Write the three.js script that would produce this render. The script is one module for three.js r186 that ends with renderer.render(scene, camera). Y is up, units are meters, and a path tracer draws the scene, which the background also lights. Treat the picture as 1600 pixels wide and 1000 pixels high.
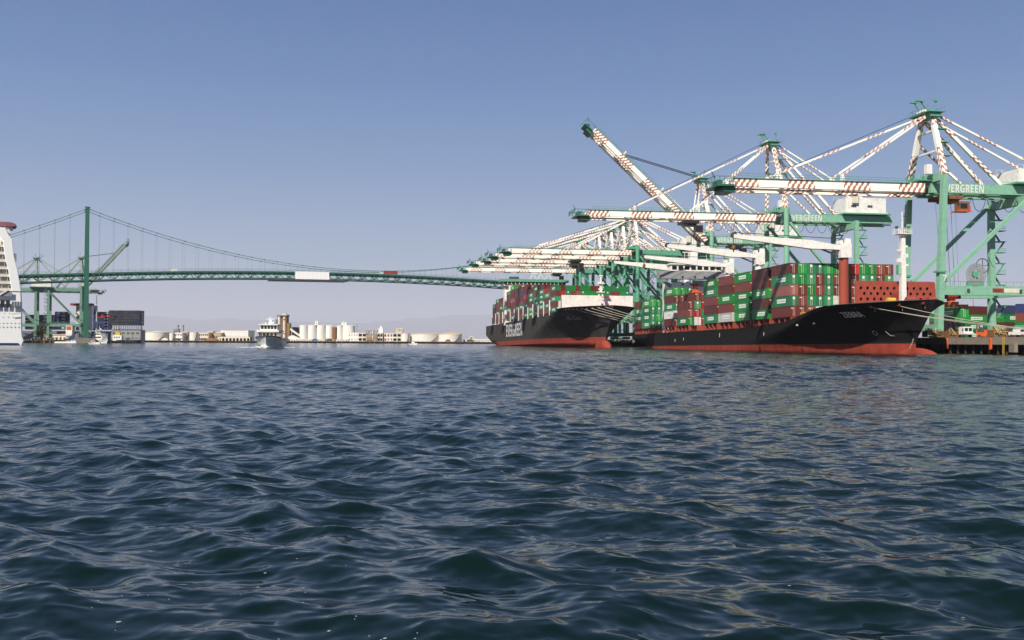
import * as THREE from 'three';
import { mergeGeometries } from 'three/addons/utils/BufferGeometryUtils.js';
import { FontLoader } from 'three/addons/loaders/FontLoader.js';

// ---------------------------------------------------------------- camera, sky, sun, exposure
const scene = new THREE.Scene();
const EYE = 2.4, F = 1500, HORIZON = 534.3, ROLL = 0.0044;
const camera = new THREE.PerspectiveCamera(2 * Math.atan(500 / F) * 180 / Math.PI, 1.6, 0.5, 70000);
camera.rotation.order = 'YXZ';
camera.position.set(0, EYE, 0);
camera.rotation.set(Math.atan((HORIZON - 500) / F), 0, ROLL);
const renderer = new THREE.WebGLRenderer({ antialias: true });
renderer.setSize(1024, 640);
renderer.toneMapping = THREE.LinearToneMapping;
renderer.toneMappingExposure = 1.5;
renderer.shadowMap.enabled = true;

const smooth = (a, b, x) => { const t = Math.min(1, Math.max(0, (x - a) / (b - a))); return t * t * (3 - 2 * t); };
const lerp = (a, b, t) => a + (b - a) * t;
const rng = (s) => () => { s = (s + 0x6d2b79f5) | 0; let t = Math.imul(s ^ (s >>> 15), 1 | s); t = (t + Math.imul(t ^ (t >>> 7), 61 | t)) ^ t; return ((t ^ (t >>> 14)) >>> 0) / 4294967296; };

{ // clear sky: milky at the horizon, deeper blue upwards
  const w = 512, h = 512, d = new Float32Array(w * h * 4);
  const stops = [[-90, 0.30, 0.34, 0.42], [-2, 0.49, 0.51, 0.59], [0, 0.505, 0.525, 0.605], [2.2, 0.465, 0.515, 0.62], [5, 0.322, 0.440, 0.615], [10, 0.182, 0.314, 0.552], [15, 0.113, 0.234, 0.482], [20, 0.076, 0.174, 0.405], [32, 0.078, 0.165, 0.39], [55, 0.055, 0.12, 0.31], [90, 0.045, 0.10, 0.27]];
  for (let y = 0; y < h; y++) {
    const el = (y + 0.5) / h * 180 - 90;
    let k = 0; while (k < stops.length - 2 && stops[k + 1][0] < el) k++;
    const t = Math.min(1, Math.max(0, (el - stops[k][0]) / (stops[k + 1][0] - stops[k][0])));
    for (let x = 0; x < w; x++) for (let c = 0; c < 4; c++) d[(y * w + x) * 4 + c] = c === 3 ? 1 : lerp(stops[k][c + 1], stops[k + 1][c + 1], t) / 1.5;
  }
  const sky = new THREE.DataTexture(d, w, h, THREE.RGBAFormat, THREE.FloatType);
  sky.mapping = THREE.EquirectangularReflectionMapping; sky.magFilter = THREE.LinearFilter; sky.needsUpdate = true;
  scene.background = sky; scene.environment = sky;
}
const YAW = Math.atan(210 / F), YAW2 = Math.atan(270 / F);        // the quay's heading, near and far stretch
const SUN = (() => { // toward the sun, in the quay's frame: x landward, y up, z toward the camera
  const v = new THREE.Vector3(-0.43, 0.70, 0.60).normalize();
  return v.applyAxisAngle(new THREE.Vector3(0, 1, 0), YAW);
})();
const sun = new THREE.DirectionalLight(new THREE.Color(1.0, 0.94, 0.83), 4.9);
sun.position.copy(SUN).multiplyScalar(900).add(new THREE.Vector3(40, 0, -400));
sun.target.position.set(40, 0, -400);
sun.castShadow = true;
sun.shadow.mapSize.set(4096, 4096);
Object.assign(sun.shadow.camera, { left: -700, right: 700, top: 700, bottom: -700, near: 1, far: 2500 });
scene.add(sun, sun.target);
scene.fog = new THREE.FogExp2(new THREE.Color(0.56, 0.56, 0.62), 0.00004);

// ---------------------------------------------------------------- helpers
const V = (x, y, z) => new THREE.Vector3(x, y, z);
const used = {};
function numbered(n) { const k = used[n] = (used[n] ?? -1) + 1; return k ? `${n}_${String(k).padStart(3, '0')}` : n; }
function tag(o, label, category, group) { if (label) o.userData.label = label; if (category) o.userData.category = category; if (group) o.userData.group = group; return o; }
function thing(name, label, category, pos = [0, 0, 0], turn = 0, group) {
  const o = new THREE.Group(); o.name = numbered(name); scene.add(o);
  o.position.set(...pos); o.rotation.y = turn; o.rotation.order = 'YXZ';
  return tag(o, label, category, group);
}
// picture column x and row y (of the 1600 wide photograph) at a distance -> metres
const PX = (x, D) => (x - 800) / F * D;
const PY = (x, y, D) => (HORIZON + ROLL * (x - 800) - y) / F * D + EYE;

function metreUV(g, along) { // uv in metres from the two axes across the face's normal
  const p = g.attributes.position, n = g.attributes.normal, uv = new Float32Array(p.count * 2);
  for (let i = 0; i < p.count; i++) {
    const ax = Math.abs(n.getX(i)), ay = Math.abs(n.getY(i)), az = Math.abs(n.getZ(i));
    let u, v;
    if (along) { u = p.getZ(i); v = ax > ay ? p.getY(i) : p.getX(i); if (az > ax && az > ay) u = p.getX(i), v = p.getY(i); }
    else if (ax >= ay && ax >= az) { u = p.getZ(i); v = p.getY(i); } else if (ay >= az) { u = p.getX(i); v = p.getZ(i); } else { u = p.getX(i); v = p.getY(i); }
    uv[i * 2] = u; uv[i * 2 + 1] = v;
  }
  g.setAttribute('uv', new THREE.BufferAttribute(uv, 2));
  return g;
}
const flat = (g) => { const o = g.index ? g.toNonIndexed() : g; if (!o.attributes.uv) metreUV(o); return o; };
class Build { // collects pieces, merges them into one named mesh
  constructor() { this.g = []; }
  add(g, m) { g = flat(g); if (m) g.applyMatrix4(m); this.g.push(g); return this; }
  box(x, y, z, sx, sy, sz, ry = 0) {
    const g = metreUV(new THREE.BoxGeometry(sx, sy, sz).toNonIndexed());
    if (ry) g.rotateY(ry);
    g.translate(x, y, z); this.g.push(g); return this;
  }
  beam(a, b, w, h, w2 = w, h2 = h) { // a box from a to b, w across, h high, tapering to w2, h2
    const d = b.clone().sub(a), L = d.length();
    const g = new THREE.BoxGeometry(1, 1, L).toNonIndexed(), p = g.attributes.position;
    for (let i = 0; i < p.count; i++) { const t = p.getZ(i) / L + 0.5; p.setXYZ(i, p.getX(i) * lerp(w, w2, t), p.getY(i) * lerp(h, h2, t), p.getZ(i) + L / 2); }
    metreUV(g, true);
    const z = d.normalize(), up = Math.abs(z.y) > 0.999 ? V(0, 0, 1) : V(0, 1, 0), x = V().crossVectors(up, z).normalize(), y = V().crossVectors(z, x);
    g.applyMatrix4(new THREE.Matrix4().makeBasis(x, y, z).setPosition(a)); this.g.push(g); return this;
  }
  rod(a, b, r, r2 = r, seg = 6) {
    const d = b.clone().sub(a), L = d.length(), g = new THREE.CylinderGeometry(r2, r, L, seg).toNonIndexed(), uv = g.attributes.uv;
    for (let i = 0; i < uv.count; i++) uv.setXY(i, uv.getY(i) * L, uv.getX(i) * 6.28 * r);
    g.translate(0, L / 2, 0);
    g.applyMatrix4(new THREE.Matrix4().makeRotationFromQuaternion(new THREE.Quaternion().setFromUnitVectors(V(0, 1, 0), d.normalize())).setPosition(a)); this.g.push(g); return this;
  }
  line(pts, r, seg = 5) {
    const c = new THREE.CatmullRomCurve3(pts, false, 'centripetal');
    this.g.push(flat(new THREE.TubeGeometry(c, Math.max(2, (pts.length - 1) * 3), r, seg))); return this;
  }
  ball(x, y, z, r, sy = 1) { const g = new THREE.SphereGeometry(r, 12, 8); g.scale(1, sy, 1); g.translate(x, y, z); this.g.push(flat(g)); return this; }
  cyl(x, y0, y1, z, r, r2 = r, seg = 24) { const g = new THREE.CylinderGeometry(r2, r, y1 - y0, seg); g.translate(x, (y0 + y1) / 2, z); this.g.push(flat(g)); return this; }
  disc(x, y, z, r, t, axis = 'z', seg = 24) { const g = new THREE.CylinderGeometry(r, r, t, seg); if (axis === 'z') g.rotateX(Math.PI / 2); if (axis === 'x') g.rotateZ(Math.PI / 2); g.translate(x, y, z); this.g.push(flat(g)); return this; }
  geo() { return this.g.length === 1 ? this.g[0] : mergeGeometries(this.g.map((g) => { for (const k of Object.keys(g.attributes)) if (!['position', 'normal', 'uv'].includes(k)) g.deleteAttribute(k); return g; })); }
  mesh(name, mat, parent, label) { return put(name, this.geo(), mat, parent, label); }
}
const B = () => new Build();
function put(name, geo, mat, parent, label) {
  const m = new THREE.Mesh(geo, mat); m.castShadow = m.receiveShadow = true;
  m.name = parent && parent !== scene ? name : numbered(name);
  (parent ?? scene).add(m);
  if (label) m.userData.label = label;
  return m;
}
const struct = (o) => { o.userData.kind = 'structure'; return o; };
const stuff = (o) => { o.userData.kind = 'stuff'; return o; };

// ---------------------------------------------------------------- noise, textures, materials
function tileNoise(n, seed, octaves, base) { // values 0..1, tileable n x n
  const out = new Float32Array(n * n); let amp = 1, sum = 0;
  for (let o = 0, f = base; o < octaves; o++, f *= 2, amp *= 0.55) {
    const r = rng(seed + o * 77), lat = new Float32Array(f * f); for (let i = 0; i < f * f; i++) lat[i] = r();
    sum += amp;
    for (let y = 0; y < n; y++) {
      const fy = y / n * f, y0 = Math.floor(fy), ty = fy - y0, sy = ty * ty * (3 - 2 * ty);
      for (let x = 0; x < n; x++) {
        const fx = x / n * f, x0 = Math.floor(fx), tx = fx - x0, sx = tx * tx * (3 - 2 * tx);
        const a = lat[(y0 % f) * f + x0 % f], b = lat[(y0 % f) * f + (x0 + 1) % f], c = lat[((y0 + 1) % f) * f + x0 % f], d = lat[((y0 + 1) % f) * f + (x0 + 1) % f];
        out[y * n + x] += amp * lerp(lerp(a, b, sx), lerp(c, d, sx), sy);
      }
    }
  }
  for (let i = 0; i < out.length; i++) out[i] /= sum;
  return out;
}
function dataTex(n, fn, srgb, repeat) {
  const d = new Uint8Array(n * n * 4);
  for (let i = 0; i < n * n; i++) { const c = fn(i % n, Math.floor(i / n), i); for (let k = 0; k < 3; k++) d[i * 4 + k] = Math.max(0, Math.min(255, c[k] ?? c[0])); d[i * 4 + 3] = 255; }
  const t = new THREE.DataTexture(d, n, n); t.wrapS = t.wrapT = THREE.RepeatWrapping; t.magFilter = THREE.LinearFilter; t.needsUpdate = true;
  if (srgb) t.colorSpace = THREE.SRGBColorSpace;
  if (repeat) t.repeat.set(...repeat);
  return t;
}
const N1 = tileNoise(256, 11, 5, 4), N2 = tileNoise(256, 53, 4, 16);
const wornTex = dataTex(256, (x, y, i) => { const v = 238 + 56 * (N1[i] - 0.5) + 40 * (N2[i] - 0.5), s = smooth(0.66, 0.74, N2[i]) * smooth(0.45, 0.6, N1[i]); return [v - 18 * s, v - 1 - 38 * s, v - 3 - 50 * s]; }, true, [1 / 9, 1 / 9]);
const streakTex = dataTex(256, (x, y, i) => { // plates with weld seams and rust runs
  const run = N1[(Math.floor(y * 0.12) % 256) * 256 + x] - 0.5, v = 226 + 120 * run + 40 * (N2[i] - 0.5) - (x % 64 === 0 ? 40 : 0) - (y % 85 === 0 ? 24 : 0);
  return [v + 6 * (run < -0.1), v - 4 * (run < -0.1), v - 12 * (run < -0.1)];
}, true, [1 / 24, 1 / 16]);
const roughTex = dataTex(256, (x, y, i) => { const v = 150 + 110 * (N1[i] - 0.4); return [v, v, v]; }, false, [1 / 7, 1 / 7]);
const ribTex = dataTex(64, (x) => { const p = x % 16; const v = p < 5 ? 255 : p < 8 ? 255 - (p - 4) * 60 : p < 13 ? 40 : 40 + (p - 12) * 60; return [v, v, v]; }, false, [1 / 1.1, 1]);
const C = (r, g, b) => new THREE.Color().setRGB(r, g, b);
const paint = (r, g, b, o = {}) => new THREE.MeshPhysicalMaterial({ specularIntensity: o.spec ?? 0.7, color: C(r, g, b), roughness: o.rough ?? 0.62, metalness: o.metal ?? 0, map: o.map === undefined ? wornTex : o.map, roughnessMap: o.rough === undefined ? roughTex : null, bumpMap: o.bump ?? null, bumpScale: o.bumpScale ?? 1, side: o.side ?? THREE.FrontSide });
function canvasTex(w, h, draw) {
  const c = document.createElement('canvas'); c.width = w; c.height = h; draw(c.getContext('2d'), w, h);
  const t = new THREE.CanvasTexture(c); t.colorSpace = THREE.SRGBColorSpace; t.wrapS = t.wrapT = THREE.RepeatWrapping; return t;
}
function speckle(x, w, h, seed, n, col) { const r = rng(seed); for (let i = 0; i < n; i++) { x.fillStyle = col; x.globalAlpha = 0.05 + 0.2 * r(); x.fillRect(r() * w, r() * h, 1 + 3 * r(), 1 + 9 * r()); } x.globalAlpha = 1; }
function stripeTex(period, zone, pitch, tall, lean, red, white, px = 1024) { // painted hazard stripes, uv in metres: zone metres striped out of every period
  const t = canvasTex(px, 128, (x, w, h) => {
    x.fillStyle = white; x.fillRect(0, 0, w, h);
    const k = w / period; x.fillStyle = red; x.save(); x.beginPath(); x.rect(0, 0, zone * k, h); x.clip();
    for (let u = -2 * Math.abs(lean); u < zone + 2 * Math.abs(lean); u += pitch) { x.beginPath(); x.moveTo(u * k, h); x.lineTo((u + pitch * 0.47) * k, h); x.lineTo((u + pitch * 0.47 + lean) * k, 0); x.lineTo((u + lean) * k, 0); x.fill(); }
    x.restore(); speckle(x, w, h, 5, 500, '#8a7a66');
  });
  t.repeat.set(1 / period, 1 / tall); return t;
}
const M = {
  white: paint(0.80, 0.78, 0.74), cream: paint(0.70, 0.65, 0.55), grey: paint(0.28, 0.29, 0.31), darkgrey: paint(0.07, 0.075, 0.08),
  green: paint(0.225, 0.455, 0.325), green2: paint(0.115, 0.36, 0.23), greendark: paint(0.03, 0.15, 0.085), grime: paint(0.035, 0.03, 0.028),
  bridge: paint(0.030, 0.145, 0.100), rope: paint(0.42, 0.38, 0.32, { rough: 0.9 }), cable: paint(0.03, 0.032, 0.035, { rough: 0.6, map: null }),
  hull: paint(0.019, 0.018, 0.0175, { rough: 0.7, map: streakTex, spec: 0.12 }), hull2: paint(0.065, 0.058, 0.052, { rough: 0.7, map: streakTex, spec: 0.12 }),
  boot: paint(0.30, 0.052, 0.031, { map: streakTex, rough: 0.7, spec: 0.3 }), deckred: paint(0.33, 0.07, 0.045), orange: paint(0.62, 0.115, 0.03), yellow: paint(0.62, 0.42, 0.06),
  glass: new THREE.MeshStandardMaterial({ color: C(0.012, 0.014, 0.017), roughness: 0.08 }), concrete: paint(0.25, 0.215, 0.175, { rough: 0.9 }), wood: paint(0.17, 0.11, 0.065, { rough: 0.9 }),
  darkwood: paint(0.055, 0.04, 0.03, { rough: 0.95 }), brown: paint(0.22, 0.10, 0.045, { rough: 0.85 }), beige: paint(0.50, 0.38, 0.22, { rough: 0.85 }), foam: paint(0.82, 0.84, 0.84, { rough: 0.9 }),
  foamthin: new THREE.MeshStandardMaterial({ color: C(0.22, 0.24, 0.23), roughness: 0.6 }), lettering: paint(0.72, 0.71, 0.68), navy: paint(0.025, 0.04, 0.12), blue: paint(0.05, 0.13, 0.36), slate: paint(0.13, 0.15, 0.19),
  asphalt: paint(0.09, 0.085, 0.08, { rough: 0.95 }), earth: paint(0.20, 0.155, 0.105, { rough: 1 }), wing: paint(0.27, 0.11, 0.13),
};
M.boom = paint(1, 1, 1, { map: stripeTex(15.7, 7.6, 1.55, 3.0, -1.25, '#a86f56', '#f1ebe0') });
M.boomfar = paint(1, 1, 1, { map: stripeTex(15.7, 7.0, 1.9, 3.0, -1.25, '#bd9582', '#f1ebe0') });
M.barber = paint(1, 1, 1, { map: stripeTex(15, 8, 1.9, 1.7, 1.3, '#a86e5b', '#efe9dd', 1024) });
M.stay = paint(1, 1, 1, { map: stripeTex(14, 6, 1.5, 0.8, 0.6, '#ae6c58', '#efe9dd', 512) });
const font = await new FontLoader().loadAsync('fonts/droid/droid_sans_bold.typeface.json');
function letters(text, size, at) { // flat letters, every vertex handed to at(x, y)
  const g = new THREE.ShapeGeometry(font.generateShapes(text, size), 3).toNonIndexed(), p = g.attributes.position;
  for (let i = 0; i < p.count; i++) { const q = at(p.getX(i), p.getY(i)); p.setXYZ(i, q.x, q.y, q.z); }
  g.computeVertexNormals(); return metreUV(g);
}
const textWidth = (text, size) => { const g = new THREE.ShapeGeometry(font.generateShapes(text, size), 2); g.computeBoundingBox(); return g.boundingBox.max.x; };
// ---------------------------------------------------------------- water: one sheet of real waves to the horizon
const WAVES = (() => {
  const r = rng(4242), w = [];
  const bands = [[4.5, 7.5, 4, 0.012], [2.2, 4.5, 8, 0.028], [1.05, 2.2, 14, 0.048], [0.5, 1.05, 20, 0.040], [0.2, 0.5, 26, 0.030]];
  for (const [l0, l1, n, s] of bands) for (let i = 0; i < n; i++) {
    const L = l0 * Math.pow(l1 / l0, (i + r()) / n), spread = L > 2.6 ? 0.75 : 1.25;
    const th = 1.85 + (r() + r() + r() - 1.5) * spread * 1.15;
    w.push({ L, k: 2 * Math.PI / L, cx: Math.cos(th), cz: Math.sin(th), ph: r() * 6.283, a: s * (0.6 + 0.8 * r()) * L / 6.283 });
  }
  return w;
})();
const gust = (x, z) => 0.86 + 0.16 * Math.sin(x * 0.11 + 1.3 * Math.sin(z * 0.023) + 0.4) * Math.sin(z * 0.051 + 0.8 * Math.sin(x * 0.037)) + 0.10 * Math.sin(x * 0.31 + z * 0.17);
function sea(x, z, step) { // displaced point of the surface
  let dx = 0, dy = 0, dz = 0, have = 1e-9, all = 1e-9; const R = Math.hypot(x, z);
  for (const w of WAVES) { const s = (w.a * w.k) ** 2; all += s; have += (s * (w.L > 1 ? lerp(1.35, 0.52, smooth(9, 40, R)) : 1) ** 2) * smooth(2.4, 4.5, w.L / step) ** 2; }
  const g = gust(x, z) * lerp(1, lerp(1.2, 1.7, smooth(90, 300, R)) * Math.min(4.6, Math.sqrt(all / have)), smooth(18, 110, R));
  for (const w of WAVES) {
    const f = w.L / step; if (f < 2.4) continue;
    const a = w.a * g * smooth(2.4, 4.5, f) * (w.L > 1 ? lerp(1.35, 0.52, smooth(9, 40, R)) : 1), t = w.k * (w.cx * x + w.cz * z) + w.ph, s = Math.sin(t), c = Math.cos(t);
    dy += a * c; dx -= 0.95 * a * s * w.cx; dz -= 0.95 * a * s * w.cz;
  }
  return [x + dx, dy, z + dz];
}
{
  const rows = 1080, r0 = 3.2, r1 = 1500, ang = []; // azimuth columns: fine in view, coarse round the back
  const half = 0.60; for (let a = -half; a <= half + 1e-6; a += half * 2 / 860) ang.push(a);
  for (let a = half + 0.06; a < 2 * Math.PI - half - 0.03; a += 0.06) ang.push(a);
  const fine = 861, n = ang.length, radii = [0.01];
  for (let i = 0; i <= rows; i++) radii.push(r0 * Math.pow(r1 / r0, i / rows));
  radii.push(2200, 4000, 8000, 16000, 30000);
  const pos = new Float32Array(radii.length * n * 3), uv = new Float32Array(radii.length * n * 2), idx = [];
  radii.forEach((R, i) => {
    const stepR = i > 0 && i < radii.length - 1 ? Math.min(radii[i + 1] - R, 40) : 40;
    for (let j = 0; j < n; j++) {
      const x = R * Math.sin(ang[j]), z = -R * Math.cos(ang[j]), inView = j < fine;
      const p = inView && R > 3 && R < 1300 ? sea(x, z, Math.max(stepR, R * half * 2 / 860)) : [x, 0, z];
      const k = i * n + j; pos.set(p, k * 3); uv[k * 2] = x; uv[k * 2 + 1] = z;
    }
  });
  for (let i = 0; i < radii.length - 1; i++) for (let j = 0; j < n; j++) {
    const a = i * n + j, b = i * n + (j + 1) % n, c = a + n, d = b + n;
    if (i === 0) idx.push(a, d, c); else idx.push(a, b, c, b, d, c);
  }
  const g = new THREE.BufferGeometry();
  g.setAttribute('position', new THREE.BufferAttribute(pos, 3)); g.setAttribute('uv', new THREE.BufferAttribute(uv, 2)); g.setIndex(idx);
  g.computeVertexNormals();
  { const q = g.attributes.normal; if (q.getY(n * 20) < 0) { for (let i = 0; i < idx.length; i += 3) { const t = idx[i]; idx[i] = idx[i + 1]; idx[i + 1] = t; } g.setIndex(idx); g.computeVertexNormals(); } }
  const r = rng(99), comps = []; // ripples too small for the sheet: a tile of 16 m
  const TILE = 16, n2 = 1024, hgt = new Float32Array(n2 * n2);
  for (let i = 0; i < 90; i++) {
    const L = 0.13 * Math.pow(1.5 / 0.13, r()), th = 1.85 + (r() + r() + r() - 1.5) * 1.5, kx = Math.round(TILE / L * Math.cos(th)), kz = Math.round(TILE / L * Math.sin(th));
    comps.push([kx, kz, r() * 6.283, L * (0.5 + r())]);
  }
  const sn = new Float32Array(n2); for (let i = 0; i < n2; i++) sn[i] = Math.sin(i / n2 * 2 * Math.PI);
  let top = 0;
  for (let y = 0; y < n2; y++) for (let x = 0; x < n2; x++) {
    let v = 0; for (const [kx, kz, ph, a] of comps) v += a * sn[(((kx * x + kz * y + Math.floor(ph * 163)) % n2) + n2) % n2];
    hgt[y * n2 + x] = v; top = Math.max(top, Math.abs(v));
  }
  const bump = dataTex(n2, (x, y, i) => { const v = 127.5 + 127 * hgt[i] / top; return [v, v, v]; }, false, [1 / TILE, 1 / TILE]);
  const water = new THREE.MeshPhysicalMaterial({ color: C(0.0021, 0.0085, 0.0062), roughness: 0.09, ior: 1.333, bumpMap: bump, bumpScale: 0.095 });
  struct(put('water', g, water, scene));
}
{ // flecks and strands of foam near the camera
  const r = rng(31), fleck = (x, z, s, stretch) => {
    const n = 9, c = sea(x, z, 0.08), pts = [];
    for (let i = 0; i < n; i++) { const a = i / n * 6.283, q = s * (0.55 + 0.6 * r()); const p = sea(x + Math.cos(a) * q * stretch, z + Math.sin(a) * q, 0.08); pts.push(V(p[0], p[1] + 0.004, p[2])); }
    const g = new THREE.BufferGeometry(), v = [];
    for (let i = 0; i < n; i++) { const a = pts[i], b = pts[(i + 1) % n]; v.push(c[0], c[1] + 0.008, c[2], b.x, b.y, b.z, a.x, a.y, a.z); }
    g.setAttribute('position', new THREE.Float32BufferAttribute(v, 3)); g.computeVertexNormals(); metreUV(g); return g;
  };
  const b = B();
  for (let i = 0; i < 46; i++) { const D = 7.6 + 5 * r() * r(), px = 120 + 620 * Math.pow(r(), 0.8); b.add(fleck(PX(px, D), -D, 0.005 + 0.012 * r() * r(), 1.3)); }
  for (let i = 0; i < 7; i++) { const D = 8.2 + 7 * r(), px = 900 + 650 * r(); b.add(fleck(PX(px, D), -D, 0.006 + 0.008 * r(), 2.4)); }
  const o = stuff(b.mesh('foam', M.foamthin, scene)); tag(o, 'small flecks of white foam drifting on the dark foreground water', 'foam');
}
// ---------------------------------------------------------------- terminal ground and wharf
const quayX = (D) => D < 430 ? 143.5 - 0.14 * D : 161.2 - 0.181 * D;
{
  const pts = [100, 150, 200, 250, 300, 360, 430, 520, 640, 800, 1000].map((D) => [quayX(D), D]);
  const s = new THREE.Shape(); s.moveTo(700, 100); for (const [x, D] of pts) s.lineTo(x + 12, D); s.lineTo(900, 1000); s.lineTo(700, 100);
  const g = new THREE.ExtrudeGeometry(s, { depth: 5.5, bevelEnabled: false }); g.rotateX(-Math.PI / 2); g.translate(0, -1.6, 0);
  struct(put('terminal_ground', metreUV(flat(g)), M.asphalt, scene));
  const w = struct(thing('wharf')); delete w.userData.label;
  const deck = B(), kerb = B();
  for (let i = 0; i < pts.length - 1; i++) {
    const [x0, d0] = pts[i], [x1, d1] = pts[i + 1];
    for (const [b, off, y, hgt, wid] of [[deck, 6.85, 3.55, 0.88, 12.0], [kerb, 0.45, 3.15, 1.72, 0.9]]) b.beam(V(x0 + off, y, -d0), V(x1 + off, y, -d1), wid, hgt);
  }
  deck.mesh('deck_slab', M.asphalt, w); kerb.mesh('edge_beam', M.concrete, w);
  const pile = new THREE.CylinderGeometry(0.3, 0.3, 5, 8); pile.translate(0, 0.3, 0);
  for (let D = 199; D < 262; D += 3.1) for (const off of [1.2, 5.4]) { const m = put('pile', pile, M.darkwood, w); m.position.set(quayX(D) + off, 0, -D); m.castShadow = true; }
  const F1 = B().box(0, 0, 0, 0.5, 2.6, 0.35).box(-0.27, 0, 0, 0.12, 2.8, 0.5).geo();
  for (const D of [224, 241.2]) { const m = put('fender', F1, M.orange, w); m.position.set(quayX(D) - 0.45, 2.5, -D); }
  const lad = B(); for (const o of [-0.3, 0.3]) lad.box(0, 0, o, 0.1, 4.2, 0.1); for (let y = -2; y < 2; y += 0.35) lad.box(0, y, 0, 0.07, 0.07, 0.6);
  const l1 = lad.mesh('ladder', M.yellow, w); l1.position.set(quayX(220) - 0.12, 1.9, -220);
  const bl = B().box(0, 0, 0, 0.8, 2.0, 2.4).mesh('concrete_block', M.concrete, w); bl.position.set(quayX(216.5) - 0.15, 1.55, -216.5);
  for (const D of [205, 222.5, 240]) B().cyl(0, 0, 0.55, 0, 0.24, 0.2, 12).cyl(0, 0.5, 0.75, 0, 0.38, 0.34, 12).mesh('bollard', M.darkgrey, w).position.set(quayX(D) + 0.5, 4.0, -D);
}
// ---------------------------------------------------------------- hulls
function hullShape(o) { // o: L, half, H(z), stem(e), entry at deck and at waterline, stern rise
  const width = (z, e, H) => {
    const k = Math.pow(Math.min(1, Math.max(0, (e - 0.5) / (H - 0.5))), o.flare ?? 1.3), d = o.stem(e) - z;
    if (d <= 0) return 0;
    const Lb = lerp(o.entryW, o.entryD, k), p = lerp(1.75, o.pd ?? 2.5, k), t = Math.min(1, d / Lb);
    let b = o.half * (1 - Math.pow(1 - t, p));
    const ds = z + o.L, rise = o.rise(ds);
    b *= Math.sqrt(smooth(rise - 0.2, rise + o.tuck, e));
    if (ds < o.run) b *= lerp(1 - Math.pow(1 - ds / o.run, 2.2) * 0.55, 1, smooth(1, 6.5, e));
    return Math.max(0, b);
  };
  const at = (z, e, side = -1) => V(side * width(z, e, o.H(z)), e, z);
  const sheet = (e0, e1, rows) => {
    const cols = 130, g = B();
    for (const side of [-1, 1]) {
      const P = [];
      for (let i = 0; i <= cols; i++) { const t = i / cols, tt = t < 0.55 ? t * t * 0.72 : 0.2178 + (t - 0.55) / 0.45 * 0.7822; for (let j = 0; j <= rows; j++) {
        const zr = -o.L * tt, H = o.H(zr), e = lerp(e0(H), e1(H), j / rows), st = o.stem(e), z = lerp(st, -o.L, tt);
        P.push(V(side * width(i ? z : st - 0.0001, e, H), e, z)); } }
      const v = [], idx = [], uv = []; for (const q of P) { v.push(q.x, q.y, q.z); uv.push(q.z, q.y); }
      for (let i = 0; i < cols; i++) for (let j = 0; j < rows; j++) { const a = i * (rows + 1) + j, b = a + rows + 1; side < 0 ? idx.push(a, a + 1, b, b, a + 1, b + 1) : idx.push(a, b, a + 1, b, b + 1, a + 1); }
      { const vv = [], ii = []; for (let j = 0; j <= rows; j++) { const q = P[cols * (rows + 1) + j]; vv.push(q.x, q.y, q.z, 0, q.y, q.z); } const n0 = v.length / 3; v.push(...vv); for (let j = 0; j <= rows; j++) uv.push(0, 0, 0, 0); for (let j = 0; j < rows; j++) { const a = n0 + j * 2; side < 0 ? ii.push(a, a + 2, a + 1, a + 1, a + 2, a + 3) : ii.push(a, a + 1, a + 2, a + 1, a + 3, a + 2); } idx.push(...ii); }
      const q = new THREE.BufferGeometry(); q.setAttribute('position', new THREE.Float32BufferAttribute(v, 3)); q.setAttribute('uv', new THREE.Float32BufferAttribute(uv, 2)); q.setIndex(idx); q.computeVertexNormals(); g.add(q);
    }
    return g;
  };
  const deck = (drop) => { const v = [], idx = [], n = 100; for (let i = 0; i <= n; i++) { const z = lerp(o.stem(o.H(0)) - 0.3, -o.L, Math.pow(i / n, 1.4)), e = o.H(z) - drop, b = width(z, e, o.H(z)) - 0.04; v.push(-b, e, z, b, e, z); } for (let i = 0; i < n; i++) idx.push(i * 2, i * 2 + 1, i * 2 + 2, i * 2 + 1, i * 2 + 3, i * 2 + 2); const q = new THREE.BufferGeometry(); q.setAttribute('position', new THREE.Float32BufferAttribute(v, 3)); q.setIndex(idx); q.computeVertexNormals(); const nn = q.attributes.normal; for (let i = 0; i < nn.count; i++) nn.setXYZ(i, 0, 1, 0); return B().add(q); };
  return { width, at, sheet, deck, H: o.H };
}
// a spot on the starboard plating a little proud of it
const plating = (h, z, e, off) => { const p = h.at(z, e), a = h.at(z + 0.5, e), b = h.at(z, e + 0.4), n = V().crossVectors(b.sub(p), a.sub(p)).normalize(); if (n.x > 0) n.negate(); return p.addScaledVector(n, off); };

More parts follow.
